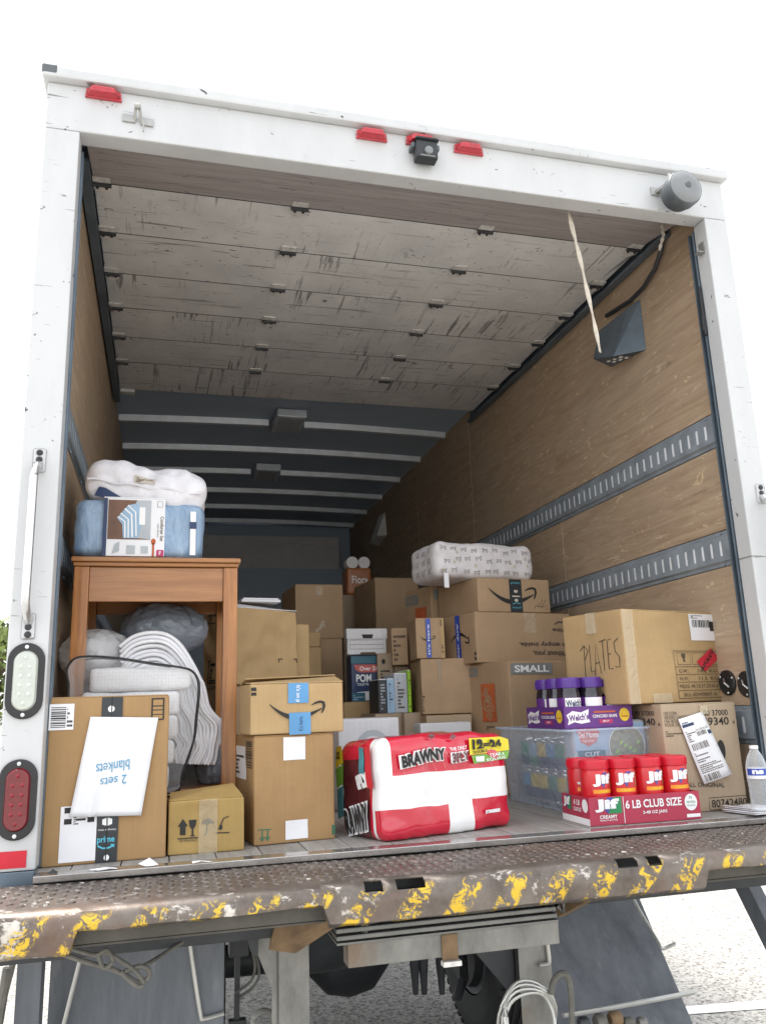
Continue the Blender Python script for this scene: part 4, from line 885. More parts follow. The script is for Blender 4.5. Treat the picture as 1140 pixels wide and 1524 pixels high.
put(f2, 'sleeve_print', 'silver', [('poly', [(.29, .06), (.31, .22), (.345, .26), (.345, .10)]), ('rect', .40, .06, .465, .20), ('rect', .51, .07, .565, .19)], cs, .0018)
put(f2, 'sleeve_print', 'orange', [('rect', .596, .02, .612, .24), ('ell', .604, .27, .018, .05)], cs, .0018)
put(f2, 'sleeve_print', 'magenta', [('rect', .63, .02, .685, .13)], cs, .0018); put(f2, 'sleeve_print', 'wink', [('text', 'F', .65, .045, .665, .105, 0, .02)], cs, .0026)
put(f2, 'side_stripe', 'paper', [('rect', .89, .05, .935, .80)], t, .0014); put(f2, 'side_stripe', 'navy', [('rect', .885, .50, .94, .62)], t, .0022)
# white quilted bedding lying on the package
b0 = on(122, 745, 'y', .43); b1 = on(300, 745, 'y', .43)
zz0 = TOP+ph+.010; zz1 = on(205, 690, 'y', .45).z
BW = b1.x-b0.x
t, wp_ = soft('quilted_bedding', 'white quilted bedding in a clear bag on the blue bedding package', 'bedding', BW, .34, zz1-zz0+.015, (b0.x, .43, zz0), rad(-2), 'bedw', .05, .015, 10, 5, n=(34, 18, 16), rot=(0, rad(7), rad(-2)))
tgf = Face((0, 0, 0), (1, 0, 0), (0, 0, 1), BW, zz1-zz0+.015, wp_); lb = put(tgf, 'sewn_label', 'strap', [('rect', .40, .52, .58, .68)], t, .004); put(tgf, 'label_print', 'ink2', [('scrib', .42, .54, .56, .66, 4, 3)], lb, .005)
cd_ = put(tgf, 'product_card', 'navy', [('poly', [(.10, .08), (.40, .08), (.18, .30), (.12, .30)])], t, .004)
MB().tube([(BW*.02+BW*.96*i/20, -.006, (zz1-zz0)*.5+.004*math.sin(i)) for i in range(21)], .004, 6).build('piping', 'bedw', t, smooth=True)
# bags and blankets on the table's shelf
def blob(name, label, cat, c, rx, ry, rz_, mat, seed, amp=.09, fr=1.7, group=None, z0=None):
    t = thing(name, label, cat, (c[0], c[1], z0 if z0 is not None else c[2]-rz_), 0, group); bm = bmesh.new(); bmesh.ops.create_icosphere(bm, subdivisions=5, radius=1)
    off = Vector((seed*1.3, seed*2.9, seed*.7)); zz = c[2]-t.location.z
    for v in bm.verts:
        n0 = v.co.normalized(); a = noise.noise(n0*fr+off)+.6*(.5-abs(noise.noise(n0*fr*2.2+off)))*2*.6+.25*noise.noise(n0*fr*5+off); ph_ = math.atan2(n0.y, n0.x); pl = math.sin(11*ph_+3*noise.noise(n0*2+off))*.5+abs(math.sin(6.5*ph_+seed+2*noise.noise(n0*3+off)))-.6; k = 1+amp*a+.045*pl*(.35+.65*max(0, n0.z+.3))*(1-n0.z**4)
        p = Vector((n0.x*rx*k, n0.y*ry*k, n0.z*rz_*k+zz)); p.z = max(p.z, 0); v.co = p
    me = bpy.data.meshes.new('body'); bm.to_mesh(me); bm.free(); me.materials.append(M[mat]); me.polygons.foreach_set('use_smooth', [True]*len(me.polygons))
    o = bpy.data.objects.new('body', me); C.objects.link(o); o.parent = t; return t
def cblob(name, label, cat, u, v, y, ru, rv, ry, mat, seed, z0=None, **k):
    c = on(u, v, 'y', y); e = on(u+ru, v, 'y', y).x-c.x; h = c.z-on(u, v+rv, 'y', y).z; return blob(name, label, cat, c, e, ry, h, mat, seed, z0=z0, **k)
cblob('plastic_bag', 'dim grey plastic bag under the table apron behind the white blanket', 'bag', 245, 938, .66, 62, 40, .10, 'dbag', 3, z0=SZ+.30)
cblob('plastic_bag', 'milky white plastic bag heaped against the left table leg', 'bag', 145, 975, .60, 55, 38, .11, 'bag', 8, z0=SZ+.002+.24)
cblob('plastic_bag', 'dark grey plastic bag at the foot of the right table leg', 'bag', 318, 1142, .60, 26, 34, .10, 'dbag', 12, z0=SZ+.002)
# folded white blanket: nested layers arching over and down
t = thing('folded_blanket', 'thick white blanket in many curved folds on the table shelf', 'blanket', (on(260, 1100, 'y', .47).x, .47, SZ+.001))
L0 = t.location
outer = [(178, 962), (196, 948), (222, 941), (248, 944), (272, 962), (290, 992), (303, 1025), (315, 1055), (328, 1075), (332, 1096), (324, 1116), (316, 1138)]
inner = [(190, 1090), (200, 1065), (212, 1050), (226, 1046), (236, 1052), (242, 1066), (246, 1082), (249, 1094), (252, 1105), (254, 1115), (254, 1125), (254, 1136)]
NL = 17
So, Si = smoothp(outer, 44), smoothp(inner, 44)
for k in range(NL):
    m = MB(); fr_ = k/(NL-1); ring = []
    y_off = .012*math.sin(k*2.1)+.006*math.cos(k*5)
    for i in range(45):
        wv = 2.6*math.sin(i*.62+k*.4)*(1 if i > 22 else .35); u_ = So[i][0]*(1-fr_)+Si[i][0]*fr_+wv; v_ = So[i][1]*(1-fr_)+Si[i][1]*fr_; ring.append(on(u_, v_, 'y', .47)-L0)
    hw = .0062
    for i in range(45):
        d_ = (ring[min(i+1, 44)]-ring[max(i-1, 0)]).normalized(); nn = Vector((-d_.z, 0, d_.x)); p_ = ring[i]
        for dy, s in ((.005, 1), (0, .55), (0, -.55), (.005, -1), (.22, -1), (.22, 1)): m.v.append(tuple(p_+nn*hw*s+Vector((0, dy+y_off, 0))))
        if i:
            for c in range(6): a_ = (i-1)*6+c; b_ = (i-1)*6+(c+1) % 6; m.f.append((a_, b_, b_+6, a_+6)); m.m.append(0)
    m.f += [tuple(range(6)), tuple(44*6+c for c in range(5, -1, -1))]; m.m += [0, 0]
    m.v = [(x, y, max(z, .003)) for x, y, z in m.v]
    m.build('fold', 'foldw', t, smooth=True)
# clear zip bag with black piping and waffle blankets inside
BY = .335
corn = [(103, 1018), (100, 1000), (104, 988), (115, 979), (140, 977), (180, 980), (225, 987), (268, 993), (285, 998), (294, 1010), (296, 1030), (292, 1070), (288, 1105), (272, 1150), (263, 1178), (200, 1186), (120, 1192), (100, 1185), (100, 1100)]
P = smoothp(corn+[corn[0]], 70)[:-1]
t = thing('zip_bag', 'clear plastic zip bag with black piping leaning out of the table shelf', 'bag', (on(200, 1180, 'y', BY).x, BY, SZ+.002)); L0 = t.location
fr3 = [on(u, v, 'y', BY)-L0 for u, v in P]; cen = sum(fr3, Vector())/len(fr3)
MB().tube(fr3, .0038, 8, closed=True).build('piping', 'black', t, smooth=True)
back = [cen+(p-cen)*.97+Vector((.012, .085, .004)) for p in fr3]
back = [Vector((p.x, p.y, max(p.z, .002))) for p in back]
MB().tube(back, .003, 8, closed=True).build('piping', 'black', t, smooth=True)
m = MB(); n_ = len(fr3); rings = [(fr3, 1.0, 0), (fr3, .9, -.006), (fr3, .6, -.012), (fr3, .3, -.014)]
for R_, s, dy in rings: m.v += [tuple(cen+(p-cen)*s+Vector((0, dy+.006*noise.noise(Vector((p.x*14*s, s*9, p.z*14*s))), 0))) for p in R_]
for k in range(3):
    for i in range(n_): m.f.append((k*n_+i, k*n_+(i+1) % n_, (k+1)*n_+(i+1) % n_, (k+1)*n_+i)); m.m.append(0)
m.f.append(tuple(3*n_+i for i in range(n_))); m.m.append(0); k0 = len(m.v)
m.v += [tuple(p) for p in back]
for i in range(n_): m.f.append((i, k0+i, k0+(i+1) % n_, (i+1) % n_)); m.m.append(0)
m.build('film', 'clear', t, smooth=True)
bl_ = on(110, 1180, 'y', BY+.03); br2 = on(272, 1178, 'y', BY+.03)
ztop = on(190, 993, 'y', BY+.03).z
ww = (br2.x-bl_.x); zs_ = SZ+.006; hh_ = (ztop-zs_)/5
for k in range(5):
    xo = bl_.x+.006*math.sin(k*2)+(.012*(k-2)); wk = ww*(.94+.04*math.sin(k*3.3))
    o, _ = soft('waffle_blanket', 'folded white waffle blanket inside the clear zip bag', 'blanket', wk, .072, hh_*.97, (xo, BY+.008, zs_+k*hh_), 0, 'waffle', .016, .004, 12, k, group='waffle blankets inside the zip bag', n=(14, 5, 4))
# boxes behind the table's right leg
gs = cbox(345, 1022, 1190, .90, 30, uR=450, D=.22, z0=0); zs2 = on(352, 1022, 'y', .93).z
t, F = cb('support_box', 'plain brown carton on the floor behind the upright carton', gs, mat='k3', seed=11)
g = cbox(345, 903, 1022, .88, 30, uR=443, uL=302, z0=gs['H']+.004)
g_e = g
t, F = cb('crushed_box', 'crumpled pale carton with up arrows behind the right table leg', g, mat='k2', seed=12, dent=.026, n=18, flaps=False)
l, f = F['l'], F['f']
put(l, 'handling_mark', 'ink', [('line', [(.16, .83), (.62, .83)], .004)]+[q for x in (.28, .48) for q in (('line', [(x, .86), (x, .95)], .006), ('line', [(x-.09, .92), (x, .965), (x+.09, .92)], .006))], t, .003)
put(l, 'caution_mark', 'ink', [outline(.20, .05, .75, .33, .006), ('bars', .26, .07, .70, .31, 7, 4, True)], t, .003)
put(f, 'corner_mark', 'ink', [('line', [(.72, .30), (.72, .345), (.77, .345)], .004), ('line', [(.93, .345), (.98, .345), (.98, .30)], .004), ('line', [(.74, .10), (.74, .06), (.80, .06)], .004)], t, .003)
W, D, H = g['W'], g['D'], g['H']
MB().add([(0, .004, H), (W, .004, H), (W, D*.4, H+.012), (0, D*.45, H+.028), (0, .004, H+.003), (W, .004, H+.003), (W, D*.4, H+.015), (0, D*.45, H+.031)], [(0, 3, 2, 1), (4, 5, 6, 7), (0, 1, 5, 4), (1, 2, 6, 5), (2, 3, 7, 6), (3, 0, 4, 7)]).build('flap', 'wcard', t)
g2 = cbox(441, 930, 1008, 1.12, 10, uR=461, D=.30, z0=None); sb = cbox(440, 1008, 1100, 1.10, 10, uR=480, D=.34, z0=0); sb['H'] = g2['loc'][2]-.005
cb('support_box', 'plain brown carton half hidden behind the blue taped carton', sb, mat='k3', seed=13); t, F = cb('leaning_box', 'narrow pale carton with torn tape behind the crumpled carton', g2, mat='k2', seed=14, tape='ctape')
# dim cartons further in, left of the gangway
Y1 = 2.15
g1 = cbox(478, 951, 1075, Y1, 3, uR=512, D=.4, z0=0)
t, F = cb('far_box', 'dull brown carton deep inside under the square plain carton', g1, mat='k3', seed=15)
g = cbox(440, 870, 950.5, Y1, 3, uR=511, D=.4, z0=g1['H']+.004)
t, F = cb('far_box', 'square plain carton with a bit of clear tape, deep inside on another carton', g, mat='k3', seed=16); put(F['f'], 'packing_tape', 'ctape', [('rect', .42, .80, .56, .97)], t, .003); put(F['f'], 'packing_tape', 'ctape', [('poly', [(.38, .12), (.62, .20), (.60, .34), (.50, .30), (.46, .10)])], t, .003)
g3 = cbox(460, 964, 1075, Y1-.25, 3, uR=480, D=.2, z0=0); cb('far_box', 'narrow carton beside the dull carton, low and deep inside', g3, mat='k2', seed=17)
g4 = cbox(459, 942, 963.5, Y1-.25, 3, uR=477, D=.2, z0=g3['H']+.004); cb('far_box', 'small flat carton lying on the narrow carton deep inside', g4, mat='k2', seed=18)
sup = cbox(432, 960, 1075, Y1+.02, 3, uR=459, D=.35, z0=0, z1=g1['H']); cb('support_box', 'brown carton deep inside under the left half of the square carton', sup, mat='k3', seed=19)
# flat pale board at the far end, paper lying on the crushed carton's neighbour
q0, q1 = on(300, 850, 'y', 5.9), on(505, 848, 'y', 5.9); zb_ = q1.z; zt_ = on(505, 800, 'y', 5.9).z
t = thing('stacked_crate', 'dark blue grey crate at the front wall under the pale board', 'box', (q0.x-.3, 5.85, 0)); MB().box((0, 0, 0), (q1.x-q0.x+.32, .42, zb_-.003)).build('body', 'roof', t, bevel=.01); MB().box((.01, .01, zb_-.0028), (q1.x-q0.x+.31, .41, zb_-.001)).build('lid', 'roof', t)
t = thing('pale_board', 'long pale flat carton lying high at the front wall', 'board', (q0.x-.28, 5.88, zb_)); W_ = q1.x-q0.x+.28
MB().box((0, 0, 0), (W_, .34, zt_-zb_)).build('panel', 'wcard', t, bevel=.012); MB().box((.01, -.004, (zt_-zb_)*.74), (W_-.01, -.0005, (zt_-zb_)*.97)).build('edge_flap', 'wcard', t, bevel=.002)
MB().tube([(W_*.80+.12*math.cos(a_)*1.0, -.006, (zt_-zb_)*.72+.022*math.sin(a_)) for a_ in [6.283*i/20 for i in range(20)]], .006, 6, closed=True).build('carry_strap', 'paper', t, smooth=True)
# toilet rolls, file box, tissue carton, small boxes
Y2 = 1.62
gt = cbox(512, 1046, 1105, Y2, 2, uR=557, D=.30, z0=0); t, F = cb('low_box', 'pale low carton under the toilet paper carton', gt, mat='k2', seed=21)
g = cbox(523, 976, 1044.5, Y2+.03, 2, uR=562, uL=516, z0=gt['H']+.004)
t, F = cb('toilet_paper_box', 'navy and white toilet paper carton with red band under the file box', g, mat='navy', seed=22, dent=.002, flaps=True)
f = F['f']; put(f, 'print_band', 'tealp', [('rect', 0, .83, 1, .995)], t); put(f, 'print_band', 'coral', [('poly', [(.10, .80), (1.0, .80), (1.0, .63), (.35, .63), (.18, .68)])], t); put(f, 'print_band', 'paper', [('poly', [(.20, .02), (.995, .02), (.995, .34), (.72, .22), (.20, .20)])], t)
put(f, 'lettering', 'wink', [('text', 'Over 21', .32, .67, .97, .76, 0, .02), ('text', 'POM', .18, .42, .76, .59, 0, .03), ('text', 'TOILET PAPER', .20, .34, .82, .395, 0, .01)], t, .002); put(f, 'print_band', 'yellow', [('poly', [(.88, .34), (1, .30), (1, .44)])], t, .002)
lb = put(f, 'print_patch', 'tealp', [('rect', -.0, .0, .50, .19)], t, .0028); put(f, 'lettering', 'skyb', [('scrib', .05, .03, .45, .16, 3, 3)], lb, .0036)
gp = g
g = cbox(517, 937, 975.5, Y2+.01, 2, uR=575, uL=515, z0=gp['loc'][2]+gp['H']+.004)
t, F = cb('file_box', 'white file storage box with black hand hole on the toilet paper carton', g, mat='wcard', seed=23, dent=.002, flaps=False)
W, D, H = g['W'], g['D'], g['H']; MB().box((-.004, -.004, H*.62), (W+.004, D+.004, H+.004)).build('lid', 'wcard', t, bevel=.002)
f2 = Face((0, -.004, 0), (1, 0, 0), (0, 0, 1), W, H); put(f2, 'hand_hole', 'ink', [('poly', [(.36, .80), (.66, .80), (.63, .64), (.40, .64)])], t); put(F['f'], 'print_lines', 'ink2', [outline(.06, .22, .92, .58, .0015), ('line', [(.06, .40), (.92, .40)], .0015), ('poly', [(.30, .0), (.74, .0), (.70, .09), (.34, .09)])], t)
lowz = 0
# toilet roll pack far back, on a plain carton
Y3 = 3.1
gq = cbox(512, 886, 1060, Y3, 2, uR=556, D=.35, z0=0); t, F = cb('far_box', 'plain dim carton deep inside under the orange toilet roll pack', gq, mat='k4', seed=24)
q0, q1 = on(517, 885, 'y', Y3+.02), on(554, 885, 'y', Y3+.02); hz = on(535, 828, 'y', Y3+.02).z-gq['H']
t = thing('toilet_roll_pack', 'orange wrapped pack of white toilet rolls deep inside', 'toilet paper', (q0.x, Y3+.02, gq['H']+.004)); Wp = q1.x-q0.x
vs, fs = rgrid(Wp, .16, hz*.70, .02, 8, 5, 6); MB().add(vs, fs).build('wrap', 'kitchen', t, smooth=True, fixn=False); f = Face((0, 0, 0), (1, 0, 0), (0, 0, 1), Wp, hz*.7); put(f, 'lettering', 'wink', [('text', 'Fiora', .2, .42, .85, .70, 0, .02)], t, .001)
for k in range(2): MB().lathe([(.018, 0), (Wp*.235, 0), (Wp*.245, .01), (Wp*.245, .10), (Wp*.235, .11), (.018, .11)], (Wp*(.26+.48*k), .02, hz*.84), 'y', 24).build('roll', 'paper', t, smooth=True)
g = cbox(561, 860, 1060, 2.55, 4, uR=628, D=.45, z0=0); t, F = cb('far_box', 'large plain dim carton against the right wall behind the stacked cartons', g, mat='k3', seed=25)
# floor boxes in the middle
gw = cbox(505, 1072, 1209, .80, 5, uR=596, D=.30, z0=0); t, F = cb('white_box', 'white carton with grey arc print behind the paper towel pack', gw, mat='wcard', seed=26, dent=.002)
f = F['f']; put(f, 'arc_print', 'silver', [('ell', .55, .52, .36, .36)], t); put(f, 'arc_print', 'wcard', [('ell', .55, .49, .31, .32)], t, .002); put(f, 'small_mark', 'ink', [('rect', .10, .09, .19, .155), ('rect', .04, .03, .10, .045)], t)
gk = cbox(604, 1062, 1200, 1.30, 3, uR=640, D=.25, z0=0); t, F = cb('floor_box', 'dull brown carton standing under the upright binders', gk, mat='k4', seed=27)
gk2 = cbox(637, 1066, 1200, 1.18, -6, uR=705, D=.40, z0=0); t, F = cb('floor_box', 'brown carton with glossy tape under the large plain carton', gk2, mat='k3', seed=28, tape='ctape'); put(F['f'], 'packing_tape', 'ctape', [('rect', .0, .90, 1.0, 1.0)], t, .002)
gk3 = cbox(628, 1078, 1200, 1.02, -3, uR=704, D=.12, z0=0); t, F = cb('floor_box', 'flat white carton standing in front of the glossy taped carton', gk3, mat='wcard', seed=29, dent=.002)
YB = 1.36
for k, (u0, u1, v0, mat, nm, lab) in enumerate(((563, 577, 1012, 'dark', 'binder', 'dark bottle shaped package standing beside the upright binders'), (576, 588, 1011, 'skyb', 'binder', 'pale blue binder standing among the upright packages'), (587, 607, 1003, 'silver', 'binder', 'silver grey package standing beside the lime edged binder'), (607, 613, 998, 'lime', 'binder', 'lime green edged binder standing beside the silver package'))):
    base = gk['H']+.004 if k else gk['H']+.004
    x0, x1 = on(u0, 1040, 'y', YB).x+.0015, on(u1, 1040, 'y', YB).x-.0015; zt2 = on(u0, v0, 'y', YB).z
    t = thing('binder', lab, 'binder', (x0, YB, base)); MB().box((0, 0, 0), (x1-x0, .18, zt2-base)).build('cover', mat, t, bevel=.003); MB().box((.003, .004, zt2-base+.0002), (x1-x0-.003, .17, zt2-base+.004)).build('pages', 'paper', t)
    put(Face((0, 0, 0), (1, 0, 0), (0, 0, 1), x1-x0, zt2-base), 'spine_print', 'ink2' if mat != 'dark' else 'silver', [('scrib', .25, .1, .75, .9, 9, k)], t)
gk4 = cbox(560, 1064, 1200, 1.34, 2, uR=603, D=.25, z0=0, z1=gk['H']); cb('floor_box', 'dim brown carton under the dark package behind the white carton', gk4, mat='k4', seed=30)
g = cbox(562, 973, 1020, 1.62, -4, uR=585, D=.14); sg = cbox(560, 1021, 1100, 1.60, -4, uR=590, D=.2, z0=0); sg['H'] = g['loc'][2]-.004
cb('support_box', 'dim carton on the floor behind the binders under two small cartons', sg, mat='k4', seed=31)
t, F = cb('small_box', 'small dark brown carton leaning beside the file box', g, mat='k4', seed=32); put(F['f'], 'print', 'ink', [('ell', .4, .75, .12, .08), ('scrib', .2, .2, .8, .5, 3, 4)], t)
g = cbox(583, 936, 990, 1.52, -16, uR=607, D=.2); t, F = cb('small_box', 'small carton with faded rows of print beside the file box', g, mat='k3', seed=33, tape='ctape'); put(F['f'], 'print', 'ink2', [('scrib', .1, .1, .9, .85, 6, 4)], t)
sg2 = cbox(590, 992, 1100, 1.57, -2, uR=612, D=.2, z0=0); sg2['H'] = g['loc'][2]-.004; cb('support_box', 'dim carton on the floor under the faded print carton', sg2, mat='k4', seed=34)
fz = g_e['loc'][2]+g_e['H']+.036; q0, q1 = on(360, 893, 'y', 1.0), on(420, 889, 'y', 1.0)
t = thing('card_folder', 'flat pale card folder lying on the crumpled carton', 'folder', (q0.x, 1.0, fz), rad(8)); MB().box((0, 0, 0), (q1.x-q0.x, .12, .010)).build('cover', 'wcard', t, bevel=.002); MB().box((.006, -.001, .0102), (q1.x-q0.x-.01, .115, .016)).build('sheet', 'paper', t, bevel=.001)

# ---------------------------------------------------------------- cargo: right side stack
gL = cbox(627, 982, 1060, 1.24, -8, uR=712, uL=610); gL['D'] = .32; gL['loc'] = (gL['loc'][0], gL['loc'][1], gk2['H']+.006); gL['H'] = on(627, 982, 'y', 1.24).z-gL['loc'][2]
t, F = cb('large_box', 'large plain brown carton under the two cartons with blue tape', gL, mat='k3', seed=41, dent=.005, tape=None)
put(F['f'], 'paper_tape', 'k4', [('rect', .30, .55, .36, 1.0)], t, .003); put(F['f'], 'side_print', 'ink', [('scrib', .01, .05, .05, .42, 6, 3)], t, .003)
gS = cbox(763, 984, 1200, .93, 14, uR=852, uL=697, z0=0)
t, F = cb('moving_box', 'moving carton with orange square logo and SMALL printed on it', gS, mat='k3', seed=42, dent=.005)
f, l = F['f'], F['l']
tg = put(f, 'size_tag', 'gtag', [('rect', .03, .90, .72, .985)], t, .003); put(f, 'lettering', 'wink', [('text', 'SMALL', .09, .915, .66, .970, 0, .03)], tg, .004)
tg = put(l, 'size_tag', 'gtag', [('rect', .03, .905, .30, .975)], t, .003); put(l, 'lettering', 'k3', [('text', 'SMALL', .06, .92, .27, .962, 0, .02)], tg, .004)
lg = put(l, 'logo', 'orange', [('rect', .36, .545, .68, .84)], t, .003)
put(l, 'logo_lettering', 'k3', [('text', 'THE', .38, .745, .53, .795, 55, .03), ('text', 'HOME', .36, .655, .60, .735, 55, .03), ('text', 'DEPOT', .44, .585, .68, .665, 55, .03)], lg, .004)
put(l, 'small_print', 'ink2', [('scrib', .44, .48, .62, .515, 2, 4)], t, .003)
# two cartons with blue tape
zA = max(gL['loc'][2]+gL['H'], gS['H'])+.006
g1 = cbox(619, 921, 981, 1.24, -8, uR=661, D=.20, z0=gL['loc'][2]+gL['H']+.005)
t, F = cb('blue_tape_box', 'small carton with deep blue tape across a curved arrow', g1, mat='k3', seed=43, dent=.003)
f = F['f']; put(f, 'arrow_print', 'ink', smile_prims(f, .40, .52, .50), t, .003); tp = put(f, 'blue_tape', 'btape2', [('rect', .36, .02, .52, 1.0)], t, .004); put(f, 'tape_print', 'wink', [('text', "It's here", .405, .1, .47, .85, 90, .02)], tp, .005)
put(f, 'edge_strip', 'k2', [('rect', .86, .0, 1.0, 1.0)], t, .003); put(f, 'side_print', 'ink', [('scrib', .88, .08, .97, .34, 5, 5), ('rect', .88, .80, .91, .97)], t, .004)
g2 = cbox(708, 911, 978, 1.10, 12, uR=850, uL=661, z0=gS['H']+.005)
t, F = cb('blue_tape_box', 'long carton printed upside down with deep blue tape on its end', g2, mat='k3', seed=44, dent=.004)
l, f = F['l'], F['f']; put(l, 'arrow_print', 'ink', smile_prims(l, .50, .50, .55, -1, .05), t, .003); tp = put(l, 'blue_tape', 'btape2', [('rect', .40, .0, .54, 1.0)], t, .004); put(l, 'tape_print', 'wink', [('text', "Any day", .44, .1, .50, .85, 270, .02)], tp, .005)
put(l, 'corner_mark', 'ink', [('rect', .94, .06, .99, .12), ('rect', .94, .15, .99, .21)], t, .003)
put(f, 'lettering', 'ink2', [('text', 'Without you,', .57, .12, .985, .26, 180, .025), ('text', "I'm empty inside.", .43, .31, .985, .43, 180, .025), ('text', 'prime', .80, .62, .95, .73, 180, .02), ('line', [(.82, .78), (.87, .84), (.93, .82)], .006)], t, .003)
put(f, 'packing_tape', 'ctape', [('rect', .50, .60, .62, 1.0)], t, .003)
# smile carton, printed bedding bag
g3 = cbox(711, 860, 913, 1.12, 10, uR=818, uL=652, z0=g2['loc'][2]+g2['H']+.005)
t, F = cb('smile_box', 'carton with black tape and curved arrow under the animal print bag', g3, mat='k3', seed=45, dent=.003)
f = F['f']; put(f, 'arrow_print', 'ink', smile_prims(f, .46, .58, .62), t); tp = put(f, 'black_tape', 'dtape', [('rect', .43, .0, .60, 1.0)], t, .002)
put(f, 'tape_print', 'cyan', [('text', 'prime', .455, .84, .575, .92), ('text', 'prime', .455, .10, .575, .18, 180), ('line', [(.46, .24), (.515, .29), (.57, .25)], .003)], tp, .003); put(f, 'tape_print', 'strap', [('ell', .515, .63, .028, .045), ('ell', .515, .36, .025, .045), ('rect', .46, .46, .57, .50)], tp, .003)
put(f, 'handwriting', 'ink', [('line', [(.76, .10), (.80, .25), (.82, .12), (.85, .30), (.80, .20), (.90, .18), (.95, .26), (.92, .08), (.97, .12)], .002), ('line', [(.88, .40), (.86, .12), (.94, .42)], .002)], t)
hd = cbox(643, 872, 985, 1.50, 14, uR=660, uL=605); hd['W'] = .16; hs_ = cbox(643, 986, 1110, 1.50, 14, W=.16, uL=605, z0=0); hs_['H'] = hd['loc'][2]-.004
cb('support_box', 'dim carton on the floor under the moving carton behind the stack', hs_, mat='k4', seed=46)
t, F = cb('moving_box', 'dim moving carton with faded orange logo behind the blue tape cartons', hd, mat='k3', seed=47, dent=.004)
l = F['l']; put(l, 'logo', 'orange', [('rect', .38, .42, .80, .74)], t, .003); tg = put(l, 'size_tag', 'gtag', [('rect', .02, .80, .50, .93)], t, .003); put(l, 'lettering', 'k3', [('text', 'SMALL', .08, .83, .44, .90)], tg, .004); put(F['f'], 'size_tag', 'gtag', [('rect', .1, .82, .9, .96)], t, .003)
# animal print bag
zD = g3['loc'][2]+g3['H']+.005
d0, d1 = on(650, 868, 'y', 1.14), on(814, 868, 'y', 1.10); hD = on(730, 806, 'y', 1.14).z-zD
t, wp_ = soft('printed_bedding', 'soft white bedding bag printed with small animals on top carton', 'bedding', d1.x-d0.x, .30, hD, (d0.x, 1.125, zD), rad(9), 'dog', .045, .010, 7, 9, n=(22, 12, 10))
f = Face((0, 0, 0), (1, 0, 0), (0, 0, 1), d1.x-d0.x, hD, wp_); lf_ = Face((0, .30, 0), (0, -1, 0), (0, 0, 1), .30, hD, wp_); rn = random.Random(4)
def critter(cx, cy, s, fl): 
    P_ = [(-.5, .1), (-.42, .32), (-.3, .25), (.25, .25), (.42, .48), (.55, .36), (.42, .22), (.4, -.35), (.3, -.35), (.27, 0), (-.25, 0), (-.3, -.35), (-.4, -.35), (-.42, .05)]
    return ('line', [(cx+a_*s*fl, cy+b_*s*2.6) for a_, b_ in P_], .0017)
gr_ = [(x, y) for x in range(9) for y in range(3)]
put(f, 'animal_print', 'ink2', [critter(.07+.105*x+.03*(y % 2)+rn.uniform(-.015, .015), .20+.28*y+rn.uniform(-.05, .05), .055, rn.choice((-1, 1))) for x, y in gr_], t, .0022)
put(f, 'animal_print', 'strap', [('ell', rn.uniform(.05, .95), rn.uniform(.15, .85), .014, .05) for _ in range(9)], t, .0018)
put(lf_, 'animal_print', 'ink2', [critter(.15+.2*x, .2+.28*y, .08, 1) for x in range(4) for y in range(3)], t, .002)
tgp = on(672, 880, 'y', 1.125); MB().box((.028, -.010, -.050), (.052, -.007, .018)).build('care_tag', 'paper', t, bevel=.001)
# ---- near right: vendor carton, plates carton
gV = cbox(991, 1049, 1213, .155, 0, uR=1103, D=.40, z0=0)
t, F = cb('number_box', 'large carton printed 49340 with a white delivery slip taped on', gV, mat='k4', seed=51, dent=.004)
f, l = F['f'], F['l']
put(f, 'lettering', 'ink', [('text', '1 00 37000', .50, .88, .88, .935, 0, .0), ('text', '49340', .53, .79, .88, .865, 0, .01), ('text', '9', .93, .795, .96, .825), ('text', '80742480', .52, .035, .985, .105, 0, .005), outline(.49, .015, 1.0, .125, .002), ('text', 'ALL ORIGINAL', .22, .225, .72, .265, -4, .0)], t, .002)
put(f, 'lettering', 'ink2', [('text', '150 COIN', .03, .90, .20, .935), ('text', 'VENDED CARTONS', .03, .865, .36, .895), ('text', '156 BOITES', .03, .83, .28, .86), ('text', 'POUR DIST', .03, .795, .26, .825), ('scrib', .03, .70, .25, .76, 3, 3)], t, .002)
put(f, 'handling_mark', 'ink', [('ell', .735, .55, .055, .10)], t, .0018)
put(l, 'lettering', 'ink', [('text', '1 00 37000', .55, .90, .90, .945), ('text', '49340', .56, .81, .90, .875, 0, .01), ('text', '9', .94, .80, .97, .83)], t, .002)
W, H = gV['W'], gV['H']
sl_ = MB(); q4 = [(.20, .86), (.53, .925), (.80, .33), (.42, .255)]
nn = 8
for j in range(nn+1):
    for i in range(nn+1):
        s, tt = i/nn, j/nn; x = (1-s)*((1-tt)*q4[3][0]+tt*q4[0][0])+s*((1-tt)*q4[2][0]+tt*q4[1][0]); z = (1-s)*((1-tt)*q4[3][1]+tt*q4[0][1])+s*((1-tt)*q4[2][1]+tt*q4[1][1]); sl_.v.append((x*W, -.006-.008*(1-tt)**2-.003*math.sin(s*3), z*H))
for j in range(nn):
    for i in range(nn): a_ = j*(nn+1)+i; sl_.f.append((a_, a_+1, a_+nn+2, a_+nn+1)); sl_.m.append(0)
sp = sl_.build('delivery_slip', 'paper', t, smooth=True, fixn=False); md = sp.modifiers.new('thick', 'SOLIDIFY'); md.thickness = .0006; md.offset = 1
